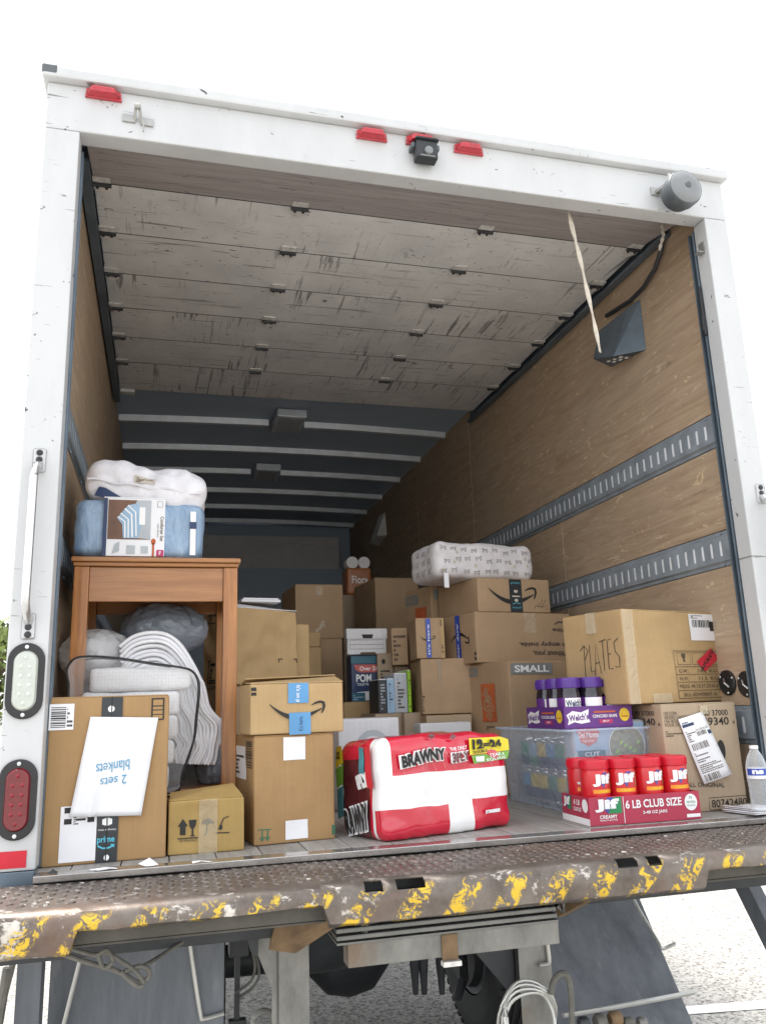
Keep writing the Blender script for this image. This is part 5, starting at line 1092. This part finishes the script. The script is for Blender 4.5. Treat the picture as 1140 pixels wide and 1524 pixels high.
class SF:                                              # coordinates on the slanting slip
    w = h = 1; warp = True; cyl = None
    def at(s, a_, b_, lift):
        x = (1-a_)*((1-b_)*q4[3][0]+b_*q4[0][0])+a_*((1-b_)*q4[2][0]+b_*q4[1][0]); z = (1-a_)*((1-b_)*q4[3][1]+b_*q4[0][1])+a_*((1-b_)*q4[2][1]+b_*q4[1][1]); return Vector((x*W, -.006-.008*(1-b_)**2-.003*math.sin(a_*3)-lift, z*H))
put(SF(), 'slip_print', 'navy', [('rect', .04, .855, .48, .90), ('rect', .86, .66, .99, .72), ('scrib', .06, .905, .42, .94, 1, 5)], sp, .0012)
put(SF(), 'slip_print', 'ink2', [('scrib', .08, .62, .42, .80, 6, 3), ('bars', .45, .68, .80, .745, 16, 5, False), ('text', 'TX 782 8-US', .44, .755, .92, .785), ('bars', .10, .49, .72, .59, 22, 6, False), ('scrib', .08, .30, .55, .46, 5, 7), ('scrib', .08, .14, .86, .28, 5, 8), ('bars', .10, .02, .62, .12, 18, 9, False), ('line', [(.03, .64), (.97, .645)], .002), ('line', [(.03, .46), (.97, .465)], .002)], sp, .0012)
MB().box((.50*W, -.012, .90*H), (.60*W, -.0015, .985*H)).build('clear_tape_tab', 'ctape', t, bevel=.003)
gP = cbox(930, 907, 1047, .175, 16, uR=1078, uL=841, z0=gV['H']+.006)
gP['D'] = min(gP['D'], .42)
t, F = cb('plates_box', 'big carton with PLATES handwritten and a red HEAVY sticker', gP, mat='k2', seed=52, dent=.006, n=12, tape='ctape')
f, l = F['f'], F['l']
lb = put(f, 'shipping_label', 'paper', [('rect', .66, .68, .93, .985)], t, .003); put(f, 'label_print', 'ink', [('bars', .69, .83, .88, .915, 20, 3, False), ('scrib', .68, .93, .80, .97, 3, 4), ('rect', .865, .79, .905, .90)], lb, .004)
put(f, 'table_print', 'ink2', [outline(.47, .04, .97, .56, .0022), ('line', [(.47, .385), (.97, .385)], .0018), ('line', [(.47, .30), (.97, .30)], .0018), ('line', [(.47, .215), (.97, .215)], .0018), ('line', [(.47, .125), (.97, .125)], .0018), outline(.50, .41, .63, .54, .0016), outline(.65, .41, .79, .54, .0016), outline(.81, .41, .94, .54, .0016),
    ('text', 'G.W.:', .50, .32, .60, .36), ('text', '14.2  KGS', .70, .32, .92, .36), ('text', 'N.W.:', .50, .235, .60, .275), ('text', '11.5  KGS', .70, .235, .92, .275), ('text', 'MEAS: 49.1X37.5X34.4 CM', .49, .15, .955, .19), ('text', 'SKU: ADW00007-16', .52, .06, .86, .10), ('poly', [(.545, .53), (.585, .53), (.58, .49), (.57, .47), (.575, .44), (.555, .44), (.56, .47), (.55, .49)])], t, .003)
hv = put(f, 'heavy_sticker', 'redlab', [('poly', [(.69, .44), (.85, .595), (.93, .48), (.77, .33)])], t, .0042); put(f, 'sticker_print', 'ink', [('text', 'HEAVY', .715, .435, .905, .495, 45, .03)], hv, .005)
put(l, 'handwriting', 'ink', [('line', [(.33, .30), (.34, .66)], .0026), ('line', [(.27, .60), (.34, .66), (.40, .60), (.35, .50)], .0026), ('line', [(.43, .66), (.44, .36), (.50, .37)], .0026), ('line', [(.50, .32), (.55, .66), (.61, .34)], .0026), ('line', [(.52, .45), (.60, .46)], .0026), ('line', [(.61, .68), (.72, .70)], .0026), ('line', [(.665, .69), (.665, .36)], .0026), ('line', [(.80, .70), (.74, .69), (.74, .38), (.81, .38)], .0026), ('line', [(.74, .54), (.79, .54)], .0026), ('line', [(.92, .70), (.85, .66), (.86, .56), (.92, .50), (.91, .39), (.84, .40)], .0026)], t, .003)
put(l, 'table_print', 'ink2', [outline(.10, .02, .62, .26, .002), ('line', [(.10, .14), (.62, .14)], .0018), ('text', 'POR: TC2323', .13, .165, .45, .215), ('text', 'SKU: ADW00007-16', .13, .05, .55, .10)], t, .003)
put(f, 'packing_tape', 'ctape', [('rect', .0, .0, .10, 1.0)], t, .0028); put(f, 'packing_tape', 'ctape', [('rect', .22, -.0, .40, .10)], t, .0028)
# ---- clear tote with tins
TYY = .245; tz = .285
tl_ = on(846, 1088, 'y', TYY); tR = on(972, 1080, 'y', TYY); tz = (tl_.z+tR.z)/2; Wt = tR.x-tl_.x; bk = on(734, 1082, 'z', tz); Dt = max(.42, min(.62, at_u(Vector((tl_.x, TYY, tz)), Vector((0, 1, 0)), 735)))
t = thing('plastic_tote', 'clear plastic tote packed with tins near the paper towel pack', 'tote', (tl_.x, TYY, .002)); inset = .022
def ringr(x0, y0, x1, y1, z, r, k=4):
    out = []
    for cx, cy, a0_ in ((x1-r, y0+r, -90), (x1-r, y1-r, 0), (x0+r, y1-r, 90), (x0+r, y0+r, 180)):
        for i in range(k+1): a_ = rad(a0_+90*i/k); out.append((cx+r*math.cos(a_), cy+r*math.sin(a_), z))
    return out
m = MB(); lv = [(inset, 0.0), (inset, .004), (inset*.55, tz*.55), (inset*.52, tz*.56), (inset*.30, tz*.60), (.002, tz-.012), (-.010, tz-.011), (-.012, tz-.004), (-.008, tz), (.004, tz)]
rs = [ringr(i, i, Wt-i, Dt-i, z, .022) for i, z in lv]; n_ = len(rs[0])
for r_ in rs: m.v += r_
for k in range(len(rs)-1):
    for i in range(n_): m.f.append((k*n_+i, k*n_+(i+1) % n_, (k+1)*n_+(i+1) % n_, (k+1)*n_+i)); m.m.append(0)
m.f.append(tuple(range(n_-1, -1, -1))); m.m.append(0); m.build('tub', 'tote', t, smooth=True)
m = MB()
for i, z in ((.001, tz-.010), (-.012, tz-.0065)): pass
MB().tube(ringr(-.011, -.011, Wt+.011, Dt+.011, tz-.004, .024), .0035, 6, closed=True).build('rim', 'tote', t, smooth=True)
cans = None; rc = .0365; hc = .112; nx = max(2, int((Wt-2*inset-.012)/(2*rc+.002))); ny = int((Dt-2*inset-.012)/(2*rc+.002))
def make_can(kind, label):
    o = thing('food_tin', label, 'tin', (0, 0, 0), 0, 'tins packed in the clear tote')
    MB().lathe([(rc*.96, 0), (rc, .003), (rc, .008), (rc*.985, .010), (rc*.985, hc-.010), (rc, hc-.008), (rc, hc-.003), (rc*.96, hc), (rc*.93, hc-.003)], (0, 0, 0), 'z', 18).build('can', 'chrome', o, smooth=True)
    MB().lathe([(rc*.993, .012), (rc*.993, hc*.45)], (0, 0, 0), 'z', 18, caps=False).build('label', 'navy' if kind != 1 else 'jgreen', o, smooth=True)
    MB().lathe([(rc*.993, hc*.45+.0002), (rc*.993, hc-.012)], (0, 0, 0), 'z', 18, caps=False).build('label', ['yellow', 'skyb', 'btape', 'jgreen'][kind], o, smooth=True); return o
labs = ['tin with navy and yellow label inside the clear tote', 'tin with green and pale blue label inside the clear tote', 'tin with navy and mid blue label inside the clear tote', 'tin with navy and green label inside the clear tote']
protos = [make_can(k, labs[k]) for k in range(4)]; usedp = [False]*4; rn = random.Random(3); zc0 = .009
packs = (Wt-2*inset-nx*2*rc)/2
for lay in range(2):
    for j in range(ny):
        for i in range(nx):
            k = rn.choice((0, 0, 1, 2, 2, 3)); pr = protos[k]
            if lay and j == 0: continue
            if usedp[k]:
                o = pr.copy(); C.objects.link(o)
                for ch in pr.children: copy_part(ch, o)
            else: o = pr; usedp[k] = True
            o.location = (tl_.x+inset+packs+rc+i*2*rc, TYY+inset+.008+rc+j*(2*rc+.0015), zc0+lay*(hc+.002)); o.rotation_euler = (0, 0, rn.uniform(0, 6))
for k in range(4):
    if not usedp[k]:
        for ch in list(protos[k].children): bpy.data.objects.remove(ch)
        bpy.data.objects.remove(protos[k])
# printed wrap of beans upright in the front of the tote
pw, pz0 = Wt-.045, zc0+hc+.003; ph2 = tz-pz0-.004
t = thing('bean_pack', 'wrapped vegetable tin pack with red shield showing through tote front', 'food pack', (tl_.x+.0225, TYY+.018, pz0)); vs, fs = rgrid(pw, .075, ph2+.03, .012, 6, 4, 5); MB().add(vs, fs).build('wrap', 'silver', t, smooth=True, fixn=False)
f = Face((0, 0, 0), (1, 0, 0), (0, 0, 1), pw, ph2+.03)
put(f, 'picture', 'skyb', [('rect', .02, .45, .98, .95)], t, .001); put(f, 'picture', 'beans', [('ell', .72, .52, .24, .38)], t, .0018); put(f, 'picture', 'paper', [('line', [(.72+.245*math.cos(a_), .52+.39*math.sin(a_)) for a_ in [6.2832*i/24 for i in range(25)]], .003)], t, .0026)
put(f, 'bean_print', 'lime', [('line', [(.56+.06*i, .40+.05*((i*7) % 4)), (.60+.06*i, .46+.05*((i*7) % 4))], .007) for i in range(6)], t, .0032)
sh_ = put(f, 'shield', 'coral', [('poly', [(.05, .82), (.10, .93), (.20, .90), (.30, .93), (.36, .82), (.31, .62), (.20, .54), (.10, .62)])], t, .0026); put(f, 'lettering', 'wink', [('text', 'Del Monte', .07, .70, .34, .81, 0, .02), ('text', 'Quality', .13, .61, .28, .67)], sh_, .0034)
put(f, 'lettering', 'tealp', [('rect', .05, .30, .42, .47)], t, .0014); put(f, 'lettering', 'wink', [('text', 'CUT', .14, .36, .34, .44, 0, .01), ('scrib', .08, .08, .40, .28, 3, 6)], t, .0022)
# ---- grape jelly tray on the tote
zj = tz+.003; j0 = on(840, 1079, 'y', TYY+.012); j1 = on(941, 1074, 'y', TYY+.012); jW = j1.x-j0.x; jl = at_u(Vector((j0.x, TYY+.01, zj)), Vector((0, 1, 0)), 777); jD = max(.20, min(.30, jl)); jH = on(840, 1052, 'y', TYY+.01).z-zj
t = thing('jelly_tray', 'purple cardboard tray of grape jelly jars on the clear tote', 'tray', (j0.x, TYY+.010, zj)); 
MB().box((0, 0, 0), (jW, jD, .003)).box((0, 0, .0031), (jW, .003, jH)).box((0, jD-.003, .0031), (jW, jD, jH)).box((0, .0031, .0031), (.003, jD-.0031, jH)).box((jW-.003, .0031, .0031), (jW, jD-.0031, jH)).build('tray', 'purple', t, bevel=.0008)
for fc, sc_ in ((Face((0, 0, 0), (1, 0, 0), (0, 0, 1), jW, jH), 1), (Face((0, jD, 0), (0, -1, 0), (0, 0, 1), jD, jH), 1)):
    fl_ = put(fc, 'logo', 'wink', [('poly', [(.03, .62), (.12, .80), (.24, .72), (.36, .86), (.34, .50), (.37, .28), (.24, .22), (.14, .30), (.04, .18), (.06, .40)])], t, .001); put(fc, 'logo_lettering', 'purple', [('text', "Welch's", .06, .36, .345, .66, 4, .03)], fl_, .0016)
    put(fc, 'lettering', 'wink', [('text', 'CONCORD GRAPE', .41, .46, .77, .60, 0, .02)], t, .001); put(fc, 'lettering', 'orange', [('rect', .43, .68, .75, .76)], t, .001); mg = put(fc, 'lettering', 'magenta', [('rect', .50, .20, .70, .38)], t, .001); put(fc, 'lettering', 'wink', [('text', 'JELLY', .55, .24, .65, .34, 0, .02)], mg, .0016)
    ye_ = put(fc, 'burst', 'yellow', [('ell', .88, .56, .075, .30)], t, .001); put(fc, 'burst_print', 'orange', [('scrib', .83, .44, .93, .66, 2, 3)], ye_, .0016)
rj = (jW-.010)/6.06; zjt = zj+.004; hjt = on(880, 1008, 'y', TYY+.06).z-zjt
def jelly():
    o = thing('jelly_jar', 'grape jelly jar with purple lid in the purple tray', 'jar', (0, 0, 0), 0, 'grape jelly jars in the tray')
    h = hjt; r = rj
    MB().lathe([(r*.9, 0), (r, .006), (r, h*.60), (r*.97, h*.68), (r*.90, h*.75), (r*.88, h*.80)], (0, 0, 0), 'z', 24).build('jar', 'grape', o, smooth=True)
    MB().lathe([(r*.95, h*.79), (r*.985, h*.80), (r*.985, h*.96), (r*.94, h), (r*.80, h)], (0, 0, 0), 'z', 32).build('lid', 'lidpurple', o, smooth=True)
    mr_ = MB()
    for q in range(28): a_ = 2*math.pi*q/28; mr_.bar((r*.985*math.cos(a_), r*.985*math.sin(a_), h*.81), (r*.985*math.cos(a_), r*.985*math.sin(a_), h*.955), .002, .003, (math.cos(a_), math.sin(a_), 0))
    k_ = mr_.build('lid_ridge', 'lidpurple', o); k_['kind'] = 'stuff'
    lb_ = MB().lathe([(r*1.004, h*.12), (r*1.004, h*.60)], (0, 0, 0), 'z', 32, caps=False).build('label', 'purple', o, smooth=True)
    Fc = Face((0, 0, h*.12), (1, 0, 0), (0, 0, 1), 1, 1, cyl=(0, 0, r*1.004, -.15)); wl_ = put(Fc, 'logo', 'wink', [('rect', -r*.8, h*.26, r*.8, h*.47)], lb_, .0006); put(Fc, 'logo_lettering', 'navy', [('text', "Welch's", -r*.72, h*.30, r*.72, h*.44, 3, .03)], wl_, .0012); put(Fc, 'print', 'jgreen', [('rect', .012, h*.03, .034, h*.18)], lb_, .0008); return o
jp = jelly(); first = True; nj = max(2, int((jW-.008)/(2*rj+.001))); njy = max(2, int((jD-.008)/(2*rj+.001))); gx = (jW-.008-nj*2*rj)/max(1, nj)
for b_ in range(njy):
    for a_ in range(nj):
        if first: o = jp; first = False
        else:
            o = jp.copy(); C.objects.link(o)
            for ch in jp.children:
                c_ = copy_part(ch, o)
                for gg in ch.children:
                    c2 = copy_part(gg, c_)
        o.location = (j0.x+.004+rj+gx/2+a_*(2*rj+gx), TYY+.010+.0045+rj+b_*(2*rj+.001), zjt); o.rotation_euler = (0, 0, rad(random.Random(a_*5+b_).uniform(-25, 15)))
# ---- peanut butter tray
p0 = on(879, 1231, 'z', 0); p1 = on(1044, 1219, 'z', 0); pW = (p1-p0).length; ya_ = math.atan2(p1.y-p0.y, p1.x-p0.x); pD = (pW-.012)/2+.010; pH = on(879, 1188, 'y', p0.y).z-.0
t = thing('peanut_butter_tray', 'dull red cardboard tray holding red lidded peanut butter jars', 'tray', (p0.x, p0.y, .0015), ya_)
m = MB(); e = .003; m.box((0, 0, 0), (pW, pD, e)); m.box((0, 0, e+.0001), (pW, e, pH)); m.box((0, pD-e, e+.0001), (pW, pD, pH*.8)); m.box((0, e+.0001, e+.0001), (e, pD-e-.0001, pH)); m.box((pW-e, e+.0001, e+.0001), (pW, pD-e-.0001, pH)); m.build('tray', 'trayred', t, bevel=.0008)
f = Face((0, 0, 0), (1, 0, 0), (0, 0, 1), pW, pH); l = Face((0, pD, 0), (0, -1, 0), (0, 0, 1), pD, pH)
def jif(fc, a, b, c, d, par, lf=.001):
    w_, h_ = c-a, d-b
    put(fc, 'logo', 'jgreen', [('poly', [(a+.52*w_, b), (c, b), (c, d), (a+.74*w_, d)])], par, lf); put(fc, 'logo', 'jblue', [('poly', [(a+.40*w_, b+.3*h_), (a+.52*w_, b), (a+.74*w_, d), (a+.52*w_, d)])], par, lf+.0004)
    put(fc, 'logo_lettering', 'wink', [('text', 'Jif', a+.08*w_, b+.12*h_, a+.92*w_, b+.92*h_, 0, .055)], par, lf+.0012)
jif(f, .025, .40, .285, .97, t); put(f, 'lettering', 'wink', [('text', 'CREAMY', .085, .23, .24, .36, 0, .02), ('text', 'PEANUT BUTTER', .085, .15, .24, .20, 0, .01), ('text', '6 LB CLUB SIZE', .32, .53, .83, .83, 0, .025), ('text', '2-48 OZ JARS', .47, .28, .69, .42, 0, .02), ('line', [(.302, .04), (.302, .97)], .002), ('ell', .915, .62, .058, .30), ('rect', .865, .08, .99, .20)], t, .001)
put(f, 'seal_print', 'jgreen', [('text', '7g', .90, .72, .93, .83, 0, .02), ('text', 'PROTEIN', .877, .58, .953, .67), ('text', 'PER SERVING', .877, .48, .953, .53)], t, .0018)
jif(l, .06, .45, .36, .95, t); put(l, 'lettering', 'wink', [('text', '6 LB', .46, .66, .68, .86, 0, .02), ('text', 'CLUB SIZE', .44, .44, .72, .58, 0, .02), ('ell', .86, .68, .10, .24), ('rect', .0, .0, 1.0, .24)], t, .001)
rjj = (pW-.012)/8*.985; hj = on(960, 1128, 'y', p0.y+.06).z
def pbjar():
    o = thing('peanut_butter_jar', 'red labelled peanut butter jar with red lid in the dull red tray', 'jar', (0, 0, 0), 0, 'peanut butter jars in the tray'); r, h = rjj, hj
    MB().lathe([(r*.9, 0), (r, .006), (r, h*.79), (r*.97, h*.83), (r*.94, h*.845)], (0, 0, 0), 'z', 28).build('jar', 'jred', o, smooth=True)
    MB().lathe([(r*.94, h*.846), (r*1.0, h*.852), (r*1.0, h*.975), (r*.96, h), (r*.80, h), (r*.78, h*.99)], (0, 0, 0), 'z', 36).build('lid', 'lidred', o, smooth=True)
    mr_ = MB()
    for q in range(36): a_ = 2*math.pi*q/36; mr_.bar((r*1.0*math.cos(a_), r*1.0*math.sin(a_), h*.86), (r*1.0*math.cos(a_), r*1.0*math.sin(a_), h*.97), .002, .002, (math.cos(a_), math.sin(a_), 0))
    k_ = mr_.build('lid_ridge', 'lidred', o); k_['kind'] = 'stuff'
    Fc = Face((0, 0, 0), (1, 0, 0), (0, 0, 1), 1, 1, cyl=(0, 0, r, -.12))
    jif(Fc, -.036, h*.555, .040, h*.80, o, .0006); ob = put(Fc, 'flavour_band', 'jorange', [('rect', -.030, h*.475, .036, h*.535)], o, .0006); put(Fc, 'lettering', 'yellow', [('text', 'CREAMY', -.016, h*.485, .022, h*.525, 0, .02)], ob, .0012); return o
jp = pbjar(); first = True; stp = (pW-.012)/4.0
M4 = Matrix.Translation((p0.x, p0.y, .0015)) @ Matrix.Rotation(ya_, 4, 'Z')
for b_, n4 in ((0, 4), (1, 4)):
    for a_ in range(n4):
        if first: o = jp; first = False
        else:
            o = jp.copy(); C.objects.link(o)
            for ch in jp.children:
                c_ = copy_part(ch, o)
                for gg in ch.children: copy_part(gg, c_)
        o.location = M4 @ Vector((.006+rjj+a_*stp, .0048+rjj+b_*(2*rjj+.0005), .0035)); o.rotation_euler = (0, 0, ya_+rad(random.Random(a_*3+b_*11).uniform(-12, 14)))
# ---- paper towel pack
b0 = Vector((-.203, .030, 0)); b1 = Vector((.252, .165, 0)); bW = (b1-b0).length; bA = math.atan2(b1.y-b0.y, b1.x-b0.x); bH = on(600, 1101, 'y', .07).z; bD = .26
xs_ = [bW*q for q in (.075, .355, .575, .60)]; zs_ = [bH*q for q in (.30, .33, .60, .64)]
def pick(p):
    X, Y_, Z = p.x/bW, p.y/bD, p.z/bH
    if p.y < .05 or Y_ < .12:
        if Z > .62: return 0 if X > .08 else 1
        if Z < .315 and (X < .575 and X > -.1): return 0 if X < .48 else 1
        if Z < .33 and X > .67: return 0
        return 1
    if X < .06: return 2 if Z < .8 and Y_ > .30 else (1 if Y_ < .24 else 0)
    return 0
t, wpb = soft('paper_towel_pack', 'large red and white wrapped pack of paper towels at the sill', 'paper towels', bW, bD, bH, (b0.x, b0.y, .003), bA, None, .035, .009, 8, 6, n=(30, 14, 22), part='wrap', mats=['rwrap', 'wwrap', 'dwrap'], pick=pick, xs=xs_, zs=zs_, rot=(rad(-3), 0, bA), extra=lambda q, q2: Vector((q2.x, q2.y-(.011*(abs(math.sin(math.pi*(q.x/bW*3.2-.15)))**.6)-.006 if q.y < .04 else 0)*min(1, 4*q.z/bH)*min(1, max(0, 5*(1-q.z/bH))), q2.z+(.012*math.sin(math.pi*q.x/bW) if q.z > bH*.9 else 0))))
f = Face((0, 0, 0), (1, 0, 0), (0, 0, 1), bW, bH, wpb); l = Face((0, bD, 0), (0, -1, 0), (0, 0, 1), bD, bH, wpb)
put(f, 'logo', 'wink', [('text', 'BRAWNY', .115, .725, .475, .865, 4, .13)], t, .009); put(f, 'logo', 'ink', [('text', 'BRAWNY', .13, .735, .46, .855, 4, .05)], t, .0125)
put(f, 'lettering', 'wink', [('text', 'THE ONLY', .50, .845, .645, .885, 3, .02), ('text', '3PLY', .50, .715, .66, .83, 3, .12)], t, .009); put(f, 'lettering', 'dwrap', [('text', '3PLY', .51, .722, .65, .822, 3, .04)], t, .0125)
yb_ = put(f, 'value_band', 'ywrap', [('poly', [(.665, .78), (.99, .80), (.99, .92), (.93, .955), (.665, .92)])], t, .009); put(f, 'value_print', 'ink', [('text', '12=24', .685, .845, .92, .915, 2, .05), ('text', 'DOUBLE', .69, .80, .79, .83, 2, .03)], yb_, .0125)
gb = put(f, 'value_band', 'gwrap', [('poly', [(.69, .69), (.97, .715), (.99, .795), (.68, .775)])], t, .0095); put(f, 'value_print', 'wink', [('text', 'TEAR A', .80, .745, .93, .78, 2, .02), ('text', 'SQUARE', .78, .705, .94, .738, 2, .02), ('rect', .705, .71, .765, .765)], gb, .0125)
put(f, 'price_tag', 'paper', [('rect', .745, .165, .865, .20)], t, .009); put(f, 'price_print', 'ink2', [('scrib', .755, .172, .855, .195, 1, 3)], t, .0115)
put(f, 'printed_motif', 'dwrap', [('poly', [(.34+.17*k, .955), (.37+.17*k, .925), (.40+.17*k, .958), (.37+.17*k, .985)]) for k in range(2)], t, .009)
put(l, 'logo', 'wink', [('text', 'RAWNY', .20, .06, .74, .36, 10, .13)], t, .009); put(l, 'logo', 'ink', [('text', 'RAWNY', .22, .08, .72, .34, 10, .05)], t, .0125); put(l, 'lettering', 'wink', [('text', '3PLY', .50, .52, .76, .66, 10, .12)], t, .009); put(l, 'value_band', 'ywrap', [('poly', [(.02, .72), (.20, .78), (.18, .96), (.02, .96)])], t, .009); put(l, 'value_print', 'ink', [('text', '12', .06, .82, .15, .90, 0, .05)], t, .0125); put(l, 'value_band', 'gwrap', [('poly', [(.02, .52), (.16, .56), (.20, .77), (.02, .71)])], t, .0095)
put(l, 'side_picture', 'twrap', [('poly', [(.02, .20), (.18, .24), (.16, .55), (.02, .50)])], t, .0095); put(l, 'side_picture', 'twrap', [('rect', .60, .66, .70, .92)], t, .0095); put(l, 'red_strip', 'rwrap', [('rect', .72, .52, .84, .93)], t, .0098)
# roll ends bulging under the film, creases of film
m = MB()
for k in range(14):
    rr_ = random.Random(k+40); a_ = rr_.uniform(.08, .9); b_ = rr_.uniform(.55, .97); vs_, fs_ = stroke([(a_*bW, b_*bH), ((a_+rr_.uniform(.01, .04))*bW, (b_-rr_.uniform(.06, .16))*bH), ((a_+rr_.uniform(.05, .10))*bW, (b_-rr_.uniform(.2, .34))*bH)], [.0004, .0018, .0003]); m.add([f.at(x, y, .009) for x, y in vs_], fs_)
m.build('film_crease', 'clear', t, fixn=False)['kind'] = 'stuff'
# ---- papers and bottle by the right post
pa = on(1095, 1212, 'z', 0)
t = thing('paper_stack', 'loose printed papers lying under the water bottle', 'papers', (1.015, .050, 0), rad(12))
for k in range(4):
    m = MB(); nx_, ny_ = 8, 8
    for j in range(ny_+1):
        for i in range(nx_+1): a_, b_ = i/nx_, j/ny_; m.v.append((-.035+.13*a_+.004*k-.006*(k % 2), -.055+.13*b_+.003*k, .003+.004*k+.006*max(0, .35-a_)*(k+1)*.6))
    for j in range(ny_):
        for i in range(nx_): a_ = j*(nx_+1)+i; m.f.append((a_, a_+1, a_+nx_+2, a_+nx_+1)); m.m.append(0)
    o = m.build('sheet', 'paper', t, smooth=True, fixn=False); md = o.modifiers.new('t', 'SOLIDIFY'); md.thickness = .0022; md.offset = 1
fT = Face((-.025, -.045, .0215), (1, 0, 0), (0, 1, 0), .11, .11); put(fT, 'page_print', 'ink2', [('scrib', .05, .3, .55, .95, 9, 3), ('rect', .1, .86, .45, .92)], t, .0008)
wbp = on(1127, 1207, 'z', .02); bh = on(1122, 1109, 'y', wbp.y).z-.021
t = thing('water_bottle', 'small clear water bottle with blue label standing on papers', 'bottle', (min(wbp.x, 1.062), wbp.y-.02, .0215)); r = .031; h = bh
pr = [(r*.80, 0), (r, .006)]+[(r*(1-.05*(k % 2)-.04*math.sin(k/9*3.1)), .010+k*h*.042) for k in range(10)]+[(r, h*.47), (r, h*.68), (r*.93, h*.74), (r*.72, h*.84), (r*.42, h*.92), (r*.38, h*.935), (r*.38, h*.95)]
MB().lathe(pr, (0, 0, 0), 'z', 28).build('bottle_body', 'bottle', t, smooth=True)
MB().lathe([(r*.40, h*.95), (r*.43, h*.952), (r*.43, h*.992), (r*.40, h)], (0, 0, 0), 'z', 24).build('cap', 'paper', t, smooth=True)
lb_ = MB().lathe([(r*1.01, h*.50), (r*1.01, h*.66)], (0, 0, 0), 'z', 28, caps=False).build('label', 'paper', t, smooth=True)
Fc = Face((0, 0, 0), (1, 0, 0), (0, 0, 1), 1, 1, cyl=(0, 0, r*1.01, -.4)); bb = put(Fc, 'label_band', 'btape2', [('rect', -.04, h*.55, .035, h*.655)], lb_, .0005); put(Fc, 'lettering', 'wink', [('text', 'ns', -.022, h*.572, .012, h*.635, 0, .05)], bb, .001); put(Fc, 'label_band', 'skyb', [('rect', .022, h*.555, .06, h*.65)], lb_, .0009)

# ---------------------------------------------------------------- trees beyond, on the left
def tree(name, label, x, y, hgt, rx, mat, seed, nleaf=5200):
    t = thing(name, label, 'tree', (x, y, GZ), 0, 'trees beyond the pavement'); rn = random.Random(seed); m = MB()
    tr_ = [(0, 0, -.05), (.04, .02, hgt*.2), (-.03, .05, hgt*.45), (.02, 0, hgt*.75)]; m.tube(tr_, [.16, .12, .09, .03], 10)
    for k in range(9):
        a_ = rn.uniform(0, 6.28); z0 = hgt*rn.uniform(.15, .55); L_ = rx*rn.uniform(.5, .85); m.tube([(0, .02, z0), (L_*.5*math.cos(a_), L_*.5*math.sin(a_), z0+hgt*.13), (L_*math.cos(a_), L_*math.sin(a_), z0+hgt*.28)], [.06, .04, .015], 7)
    m.build('trunk', 'bark', t, smooth=True)
    m = MB(); cl = [(Vector((rn.gauss(0, .5)*rx, rn.gauss(0, .5)*rx, hgt*rn.uniform(.12, .95))), rn.uniform(.25, .5)*rx) for _ in range(26)]
    cl = [(c, r_) for c, r_ in cl if (c.x**2+c.y**2)**.5 < rx*(1.1-.55*c.z/hgt)]
    for k in range(nleaf):
        c, r_ = rn.choice(cl); d_ = Vector((rn.gauss(0, 1), rn.gauss(0, 1), rn.gauss(0, .8))).normalized(); p_ = c+d_*r_*rn.random()**.35; s = rn.uniform(.05, .11)
        if p_.z < .05: continue
        a_ = Vector((rn.gauss(0, 1), rn.gauss(0, 1), rn.gauss(0, 1))).normalized(); b_ = a_.cross(d_).normalized(); a_ = b_.cross(d_)
        m.add([p_-a_*s, p_+b_*s*.5, p_+a_*s, p_-b_*s*.5], [(0, 1, 2, 3)])
    m.build('crown', mat, t, fixn=False)
tb_ = on(4, 960, 'y', 13)
tree('broadleaf_tree', 'leafy green tree showing past the left edge of the truck', tb_.x-.5, 13, 3.4, 1.5, 'leaf2', 2)
tree('broadleaf_tree', 'darker leafy tree further back past the truck', tb_.x-3.6, 17, 4.2, 1.9, 'leaf', 5)
tree('broadleaf_tree', 'low bushy tree set back beside the taller trees', tb_.x-6.5, 14, 2.8, 1.7, 'leaf2', 9)

# torn scraps lying on the sill
rn = random.Random(12)
for k, (u, v, sz, lab) in enumerate(((222, 1298, .028, 'crumpled white paper scrap on the sill below the fragile carton'), (150, 1313, .03, 'torn flat white scrap on the sill below the tall carton'), (72, 1312, .016, 'dark crumpled scrap at the foot of the left post'), (300, 1296, .02, 'thin white scrap at the edge of the tread plate'))):
    c = on(u, v, 'z', 0); c.y = -.02-.006*k; m = MB(); n_ = 9; t = tag(m.build('paper_scrap', 'paper'), lab, 'scrap') if False else None
    m.v = [(0, 0, .004+sz*.55)]+[(sz*(1.6 if k % 2 else 1)*rn.uniform(.6, 1.1)*math.cos(6.283*i/n_), sz*.5*rn.uniform(.6, 1.1)*math.sin(6.283*i/n_), .001+sz*.25*rn.random()*(i % 2)) for i in range(n_)]
    if k % 2: m.v[0] = (0, 0, .006)
    m.f = [(0, 1+i, 1+(i+1) % n_) for i in range(n_)]+[tuple(range(n_, 0, -1))]; m.m = [0]*len(m.f)
    o = m.build('paper_scrap', 'dark' if k == 2 else 'paper'); o.location = (c.x, c.y, .0); tag(o, lab, 'scrap')

# merged tiny fittings
for o in bpy.data.objects:
    if o.type == 'MESH' and o.name.split('.')[0] in ('rivet', 'led', 'screw', 'bolt', 'tread_rib', 'bean_print'): o['kind'] = 'stuff'
